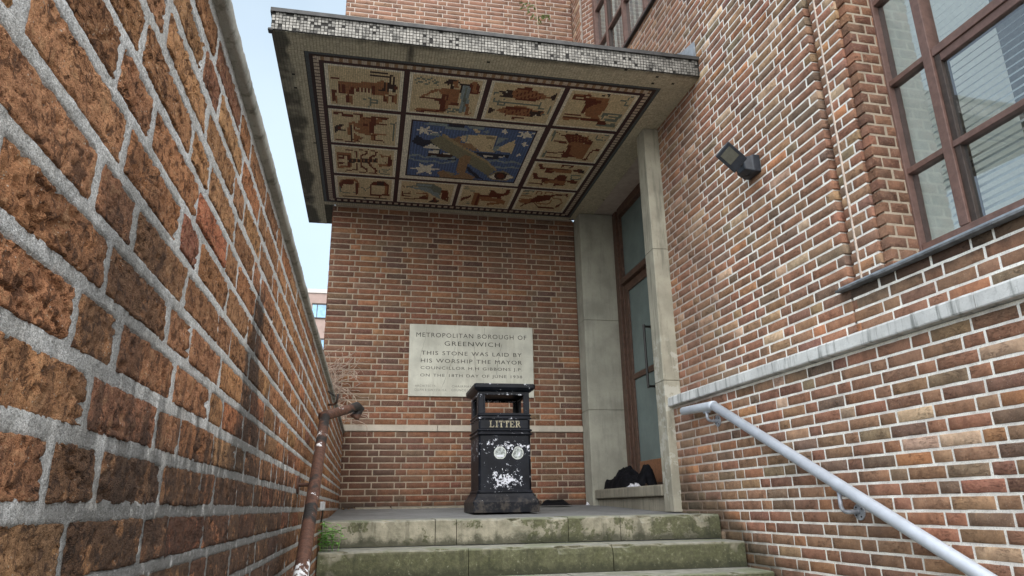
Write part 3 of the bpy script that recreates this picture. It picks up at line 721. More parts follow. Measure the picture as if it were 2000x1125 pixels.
# ================================================================= porch back wall
YB = 7.45
pw = root('porch_wall', (.9, YB, 0), 'brick back wall of the porch under the mosaic canopy, carrying the inscribed stone', 'wall')
def cmb(a, z, c, rg):
    return c
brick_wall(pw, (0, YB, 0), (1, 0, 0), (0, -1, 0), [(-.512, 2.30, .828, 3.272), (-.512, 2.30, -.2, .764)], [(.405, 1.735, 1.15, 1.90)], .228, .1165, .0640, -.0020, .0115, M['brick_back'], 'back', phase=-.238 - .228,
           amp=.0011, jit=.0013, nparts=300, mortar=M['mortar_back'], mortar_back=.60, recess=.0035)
for a, b in ((-.30, .703), (.707, 2.298)):
    mb = MB(); mb.box(a, b, YB - .022, YB + .1, .766, .826); mb.build('band_stone', M['band_back'], pw, bevel=.004)
mb = MB(); mb.box(-.512, -.303, YB + .002, YB + .1, .764, .828); mb.build('band_end', M['mortar_back'], pw)
tw = root('upper_wall', (.9, YB, 4.5), 'red brick wall with white joints rising above the canopy roof', 'wall')
brick_wall(tw, (0, YB, 0), (1, 0, 0), (0, -1, 0), [(-.515, 2.402, 3.44, 7.6)], [], .228, .1165, .0640, .004, .0095, M['brick_right'], 'top', phase=-.238 - .17,
           amp=.0009, jit=.0011, nparts=300, mortar=M['mortar_right'], mortar_back=.60, recess=.003)

# ---- inscribed stone
pq = root('foundation_stone', (1.07, YB - .02, 1.52), 'pale inscribed foundation stone recording the borough stone laying of 1938', 'plaque')
mb = MB(); mb.box(.386, 1.754, YB - .028, YB + .02, 1.131, 1.918); mb.build('stone_tablet', M['plaque'], pq, bevel=.004)
def text_mesh(s, x0, x1, z, cap, mat_, parent, name='inscription', y=YB - .0285, bold=0.0):
    cu = bpy.data.curves.new(name, 'FONT'); cu.body = s; cu.size = 1; cu.extrude = 0; cu.offset = bold; cu.space_character = 1.18; cu.space_word = 1.2
    cu.resolution_u = 3
    t = bpy.data.objects.new(name, cu); COL.objects.link(t); bpy.context.view_layer.update()
    me = bpy.data.meshes.new_from_object(t); bpy.data.objects.remove(t); bpy.data.curves.remove(cu)
    xs = [v.co.x for v in me.vertices]; zs_ = [v.co.y for v in me.vertices]; a, b = min(xs), max(xs); c, d = min(zs_), max(zs_)
    off = Vector(parent.location); me.name = name
    for v in me.vertices:
        q = v.co.copy(); v.co = Vector((x0 + (q.x - a) / (b - a) * (x1 - x0), y, z - cap / 2 + (q.y - c) / (d - c) * cap)) - off
    me.materials.clear(); me.materials.append(mat_)
    return link(bpy.data.objects.new(name, me), parent)
L_ = [('METROPOLITAN BOROUGH OF', .458, 1.680, 1.799, .049), ('GREENWICH', .765, 1.378, 1.709, .049), ('THIS STONE WAS LAID BY', .517, 1.622, 1.600, .043), ('HIS WORSHIP THE MAYOR', .512, 1.624, 1.515, .043),
      ('COUNCILLOR H.H GIBBONS J.P.', .512, 1.626, 1.432, .043), ('ON THE 18TH DAY OF JUNE 1938', .510, 1.624, 1.352, .041)]
for s_, a, b, z, c in L_: text_mesh(s_, a, b, z, c, M['letters'], pq, bold=0)
for s_, a, b, z in (('ARCHITECTS', .456, .673, 1.241), ('CULPIN & SON F.F.R.I.B.A.', .453, .797, 1.199), ('CHAIRMAN', .849, 1.07, 1.241), ('COUNCILLOR', .845, 1.08, 1.201)):
    text_mesh(s_, a, b, z, .024, M['letters_faint'], pq, bold=0)
def crack(pts, w_=.0022, seed=1):
    mb = MB(); rg = random.Random(seed); P = []
    for (x0, z0), (x1, z1) in zip(pts[:-1], pts[1:]):
        for i in range(6): f_ = i / 6; P.append((x0 + (x1-x0)*f_ + rg.uniform(-.0025, .0025), z0 + (z1-z0)*f_))
    P.append(pts[-1]); vs = []
    for i, (x, z) in enumerate(P):
        ww = w_ * rg.uniform(.5, 1.2) * (.4 if i in (0, len(P)-1) else 1); vs += [(x - ww, YB - .0284, z), (x + ww, YB - .0284, z)]
    mb.add(vs, [(2*i, 2*i+1, 2*i+3, 2*i+2) for i in range(len(P)-1)]); mb.build('crack', M['crack'], pq)
crack([(.57, 1.89), (.555, 1.75), (.52, 1.62), (.495, 1.50)], .0016, 1); crack([(.88, 1.68), (.86, 1.55), (.80, 1.38), (.735, 1.21)], .0018, 2)
crack([(1.085, 1.73), (1.095, 1.64), (1.10, 1.50), (1.105, 1.40)], .0024, 3); crack([(1.21, 1.90), (1.205, 1.80)], .0018, 4); crack([(1.40, 1.72), (1.375, 1.62), (1.35, 1.50), (1.34, 1.36)], .0022, 5); crack([(.905, 1.80), (.912, 1.70), (.91, 1.55)], .0013, 6)

# ================================================================= door surround
ds = root('door_surround', (2.5, 6.3, 0), 'tall grey stone jambs and threshold framing the porch doorway', 'doorway')
zf = [-.02, .98, 1.98, 3.271]
for z0, z1 in zip(zf[:-1], zf[1:]):
    mb = MB(); mb.box(2.302, 2.715, 7.215, 7.60, z0, z1 - .0015)
    mb.build('jamb_stone', M['pilaster_far'], ds, bevel=.007)
zn = [-.06, .96, 2.10, 3.271]
for z0, z1 in zip(zn[:-1], zn[1:]):
    mb = MB(); P = []
    for z in (z0, z1 - .0015): P += [(2.325, 5.262, z), (2.470, 5.255, z), (2.80, 5.255, z), (2.80, 5.47, z), (2.325, 5.44, z)]
    mb.add(P, [(4,3,2,1,0), (5,6,7,8,9), (0,1,6,5), (1,2,7,6), (2,3,8,7), (3,4,9,8), (4,0,5,9)]); mb.build('jamb_stone', M['pilaster'], ds, bevel=.006)
for a, b in ((5.47, 6.35), (6.353, 7.212)):
    V, Fs = None, None
    mb = MB(); mb.box(2.322, 2.80, a, b, .062, .152); mb.build('threshold_stone', M['threshold'], ds, bevel=.012, seg=3)
mb = MB(); mb.box(2.362, 2.80, 5.47, 7.212, -.06, .060); mb.build('lower_step', M['threshold'], ds, bevel=.008)
# door
XD = 2.70
dr = root('entrance_door', (XD, 6.4, .15), 'tall brown timber door with obscured glass and a long pull handle', 'door')
def dbar(nm, y0, y1, z0, z1, x0, x1, mt, par=dr, bv=.004):
    mb = MB(); mb.box(x0, x1, min(y0, y1), max(y0, y1), z0, z1); return mb.build(nm, mt, par, bevel=bv)
dbar('frame', 7.212, 7.10, .153, 3.27, XD, XD + .10, M['timber']); dbar('frame', 7.10, 7.04, .153, 3.27, XD + .02, XD + .10, M['timber'])
dbar('frame', 5.47, 5.58, .153, 3.27, XD, XD + .10, M['timber'])
dbar('frame_head', 7.04, 5.58, 3.17, 3.27, XD, XD + .10, M['timber'])
dbar('transom', 7.04, 5.58, 2.345, 2.41, XD - .012, XD + .09, M['timber']); 
door_leaf = dbar('door_leaf', 7.035, 6.945, .16, 2.34, XD + .03, XD + .075, M['timber'])
for (y0, y1, z0, z1) in ((6.945, 5.68, 2.25, 2.34), (6.945, 5.68, 1.265, 1.325), (6.945, 5.68, .16, .20), (5.68, 5.585, .16, 2.34)): dbar('rail', y0, y1, z0, z1, XD + .03, XD + .075, M['timber'])
dbar('kick_panel', 6.945, 5.68, .20, .42, XD + .035, XD + .06, M['kick'])
dbar('pane', 6.945, 5.68, .42, 1.265, XD + .048, XD + .056, M['frosted'], bv=0); dbar('pane', 6.945, 5.68, 1.325, 2.25, XD + .048, XD + .056, M['frosted'], bv=0)
dbar('fanlight_pane', 7.04, 5.58, 2.41, 3.17, XD + .05, XD + .058, M['frosted'], bv=0)
mb = MB(); mb.tube([(XD - .05, 6.37, 1.08), (XD - .05, 6.37, 1.72)], .013, 10)
for z in (1.10, 1.70): mb.tube([(XD - .05, 6.37, z), (XD + .03, 6.37, z)], .012, 8); mb.disc((XD + .028, 6.37, z), (-1, 0, 0), .022, .006, 12)
mb.build('pull_handle', M['handle'], dr, smooth=False)
mb = MB(); mb.box(XD + .11, XD + .6, 5.2, 7.6, -.1, 3.3); mb.build('lobby_back', M['room'], dr)
# ================================================================= canopy with mosaic soffit
HS = 3.274
cn = root('porch_canopy', (.8, 6.0, HS), 'flat concrete canopy with blue and buff zodiac mosaic ceiling and tiled edge', 'canopy')
mb = MB(); mb.box(-.815, 2.485, 4.432, YB - .004, HS + .002, 3.445); mb.box(-.815, -.520, YB - .004, 8.02, HS + .002, 3.445); mb.build('slab', M['slab'], cn)
# fascia tesserae
rf = random.Random(77); mb = MB(); p_ = .0245
nx = int((2.485 + .815) / p_)
for i in range(nx):
    for j in range(6):
        x = -.815 + i * p_; z = HS + .002 + j * p_
        if rf.random() < .035 + .05 * (j == 5) + .04 * (noise.noise(Vector((x * 3, z * 9, 2))) > .3): continue
        q = rf.random(); v = rf.uniform(.27, .41) if q < .82 else rf.uniform(.17, .28) if q < .96 else rf.uniform(.05, .15)
        nearR = max(0, min(1, (x - 1.3) / 1.0)); v *= 1 - .25 * nearR
        dd = rf.uniform(-.0012, .0012); t_ = .0024; xo, zo = rf.uniform(-.0008, .0008), rf.uniform(-.0008, .0008)
        mb.box(x + t_ + xo, x + p_ - t_ + xo, 4.4265 + dd, 4.434, z + t_ + zo, z + p_ - t_ + zo, (v, v * .96, v * .87))
o = mb.build('fascia_tesserae', M['fascia_tiles'], cn); o['kind'] = 'stuff'
mb = MB(); mb.box(-.815, 2.485, 4.4305, 4.4315, HS + .002, 3.42); mb.build('fascia_bed', M['grout_dark'], cn)
mb = MB(); vs = []; n_ = 120                        # bitumen and metal edge along the top
for i in range(n_ + 1):
    x = -.825 + 3.315 * i / n_; j1 = .002 * noise.noise(Vector((x * 6, 1, 1)))
    vs += [(x, 4.414 + j1, 3.420 + j1), (x, 4.412 + j1, 3.450 + j1), (x, 4.60, 3.458), (x, 4.60, 3.420)]
mb.add(vs, [(i*4+k, i*4+(k+1)%4, (i+1)*4+(k+1)%4, (i+1)*4+k) for i in range(n_) for k in range(4)] + [(3,2,1,0), (n_*4, n_*4+1, n_*4+2, n_*4+3)]); mb.build('edge_trim', M['flashing'], cn)
mb = MB(); mb.box(-.828, -.812, 4.42, 8.02, 3.415, 3.452); mb.box(-.812, 2.48, 4.60, YB - .01, 3.447, 3.456); mb.build('roof_covering', M['flashing'], cn)
mb = MB(); mb.box(-.835, -.80, 4.42, 4.47, 3.262, 3.285); mb.build('drip_lump', M['flashing'], cn, bevel=.008)
# soffit beds
MX0, MX1, MY0, MY1 = -.600, 2.236, 4.642, 7.365
mb = MB(); mb.box(MX0 - .003, MX1, MY0, MY1, HS - .0005, HS + .0015); mb.build('mosaic_bed', M['grout'], cn)
mb = MB()
for (a, b, c, d) in ((-.812, 2.482, 4.433, MY0 - .001), (-.812, MX0 - .004, MY0 - .001, 8.018), (MX1 + .001, 2.482, MY0 - .001, YB - .006), (MX0 - .004, MX1 + .001, MY1 + .001, YB - .006)):
    mb.box(a, b, c, d, HS - .0004, HS + .0016)
mb.build('soffit_bed', M['grout_dark'], cn)
mb = MB(); pp = .0236; rt_ = random.Random(12)
for (a, b, c, d) in ((-.812, 2.482, 4.436, MY0 - .002), (-.812, MX0 - .005, MY0, 8.014), (MX1 + .002, 2.482, MY0, YB - .03), (MX0 - .004, MX1 + .001, MY1 + .002, YB - .008)):
    na = max(1, round((b - a) / pp)); nb = max(1, round((d - c) / pp)); pa = (b - a) / na; pb = (d - c) / nb
    for i in range(na):
        for j in range(nb):
            if rt_.random() < .0025: continue
            x, y = a + i * pa, c + j * pb; v = rt_.uniform(.85, 1.12); dd = rt_.uniform(-.0006, .0006)
            mb.box(x + .0010, x + pa - .0010, y + .0010, y + pb - .0010, HS - .0030 + dd, HS, (.58 * v, .525 * v, .385 * v))
o = mb.build('soffit_tesserae', M['soffit_tiles'], cn); o['kind'] = 'stuff'

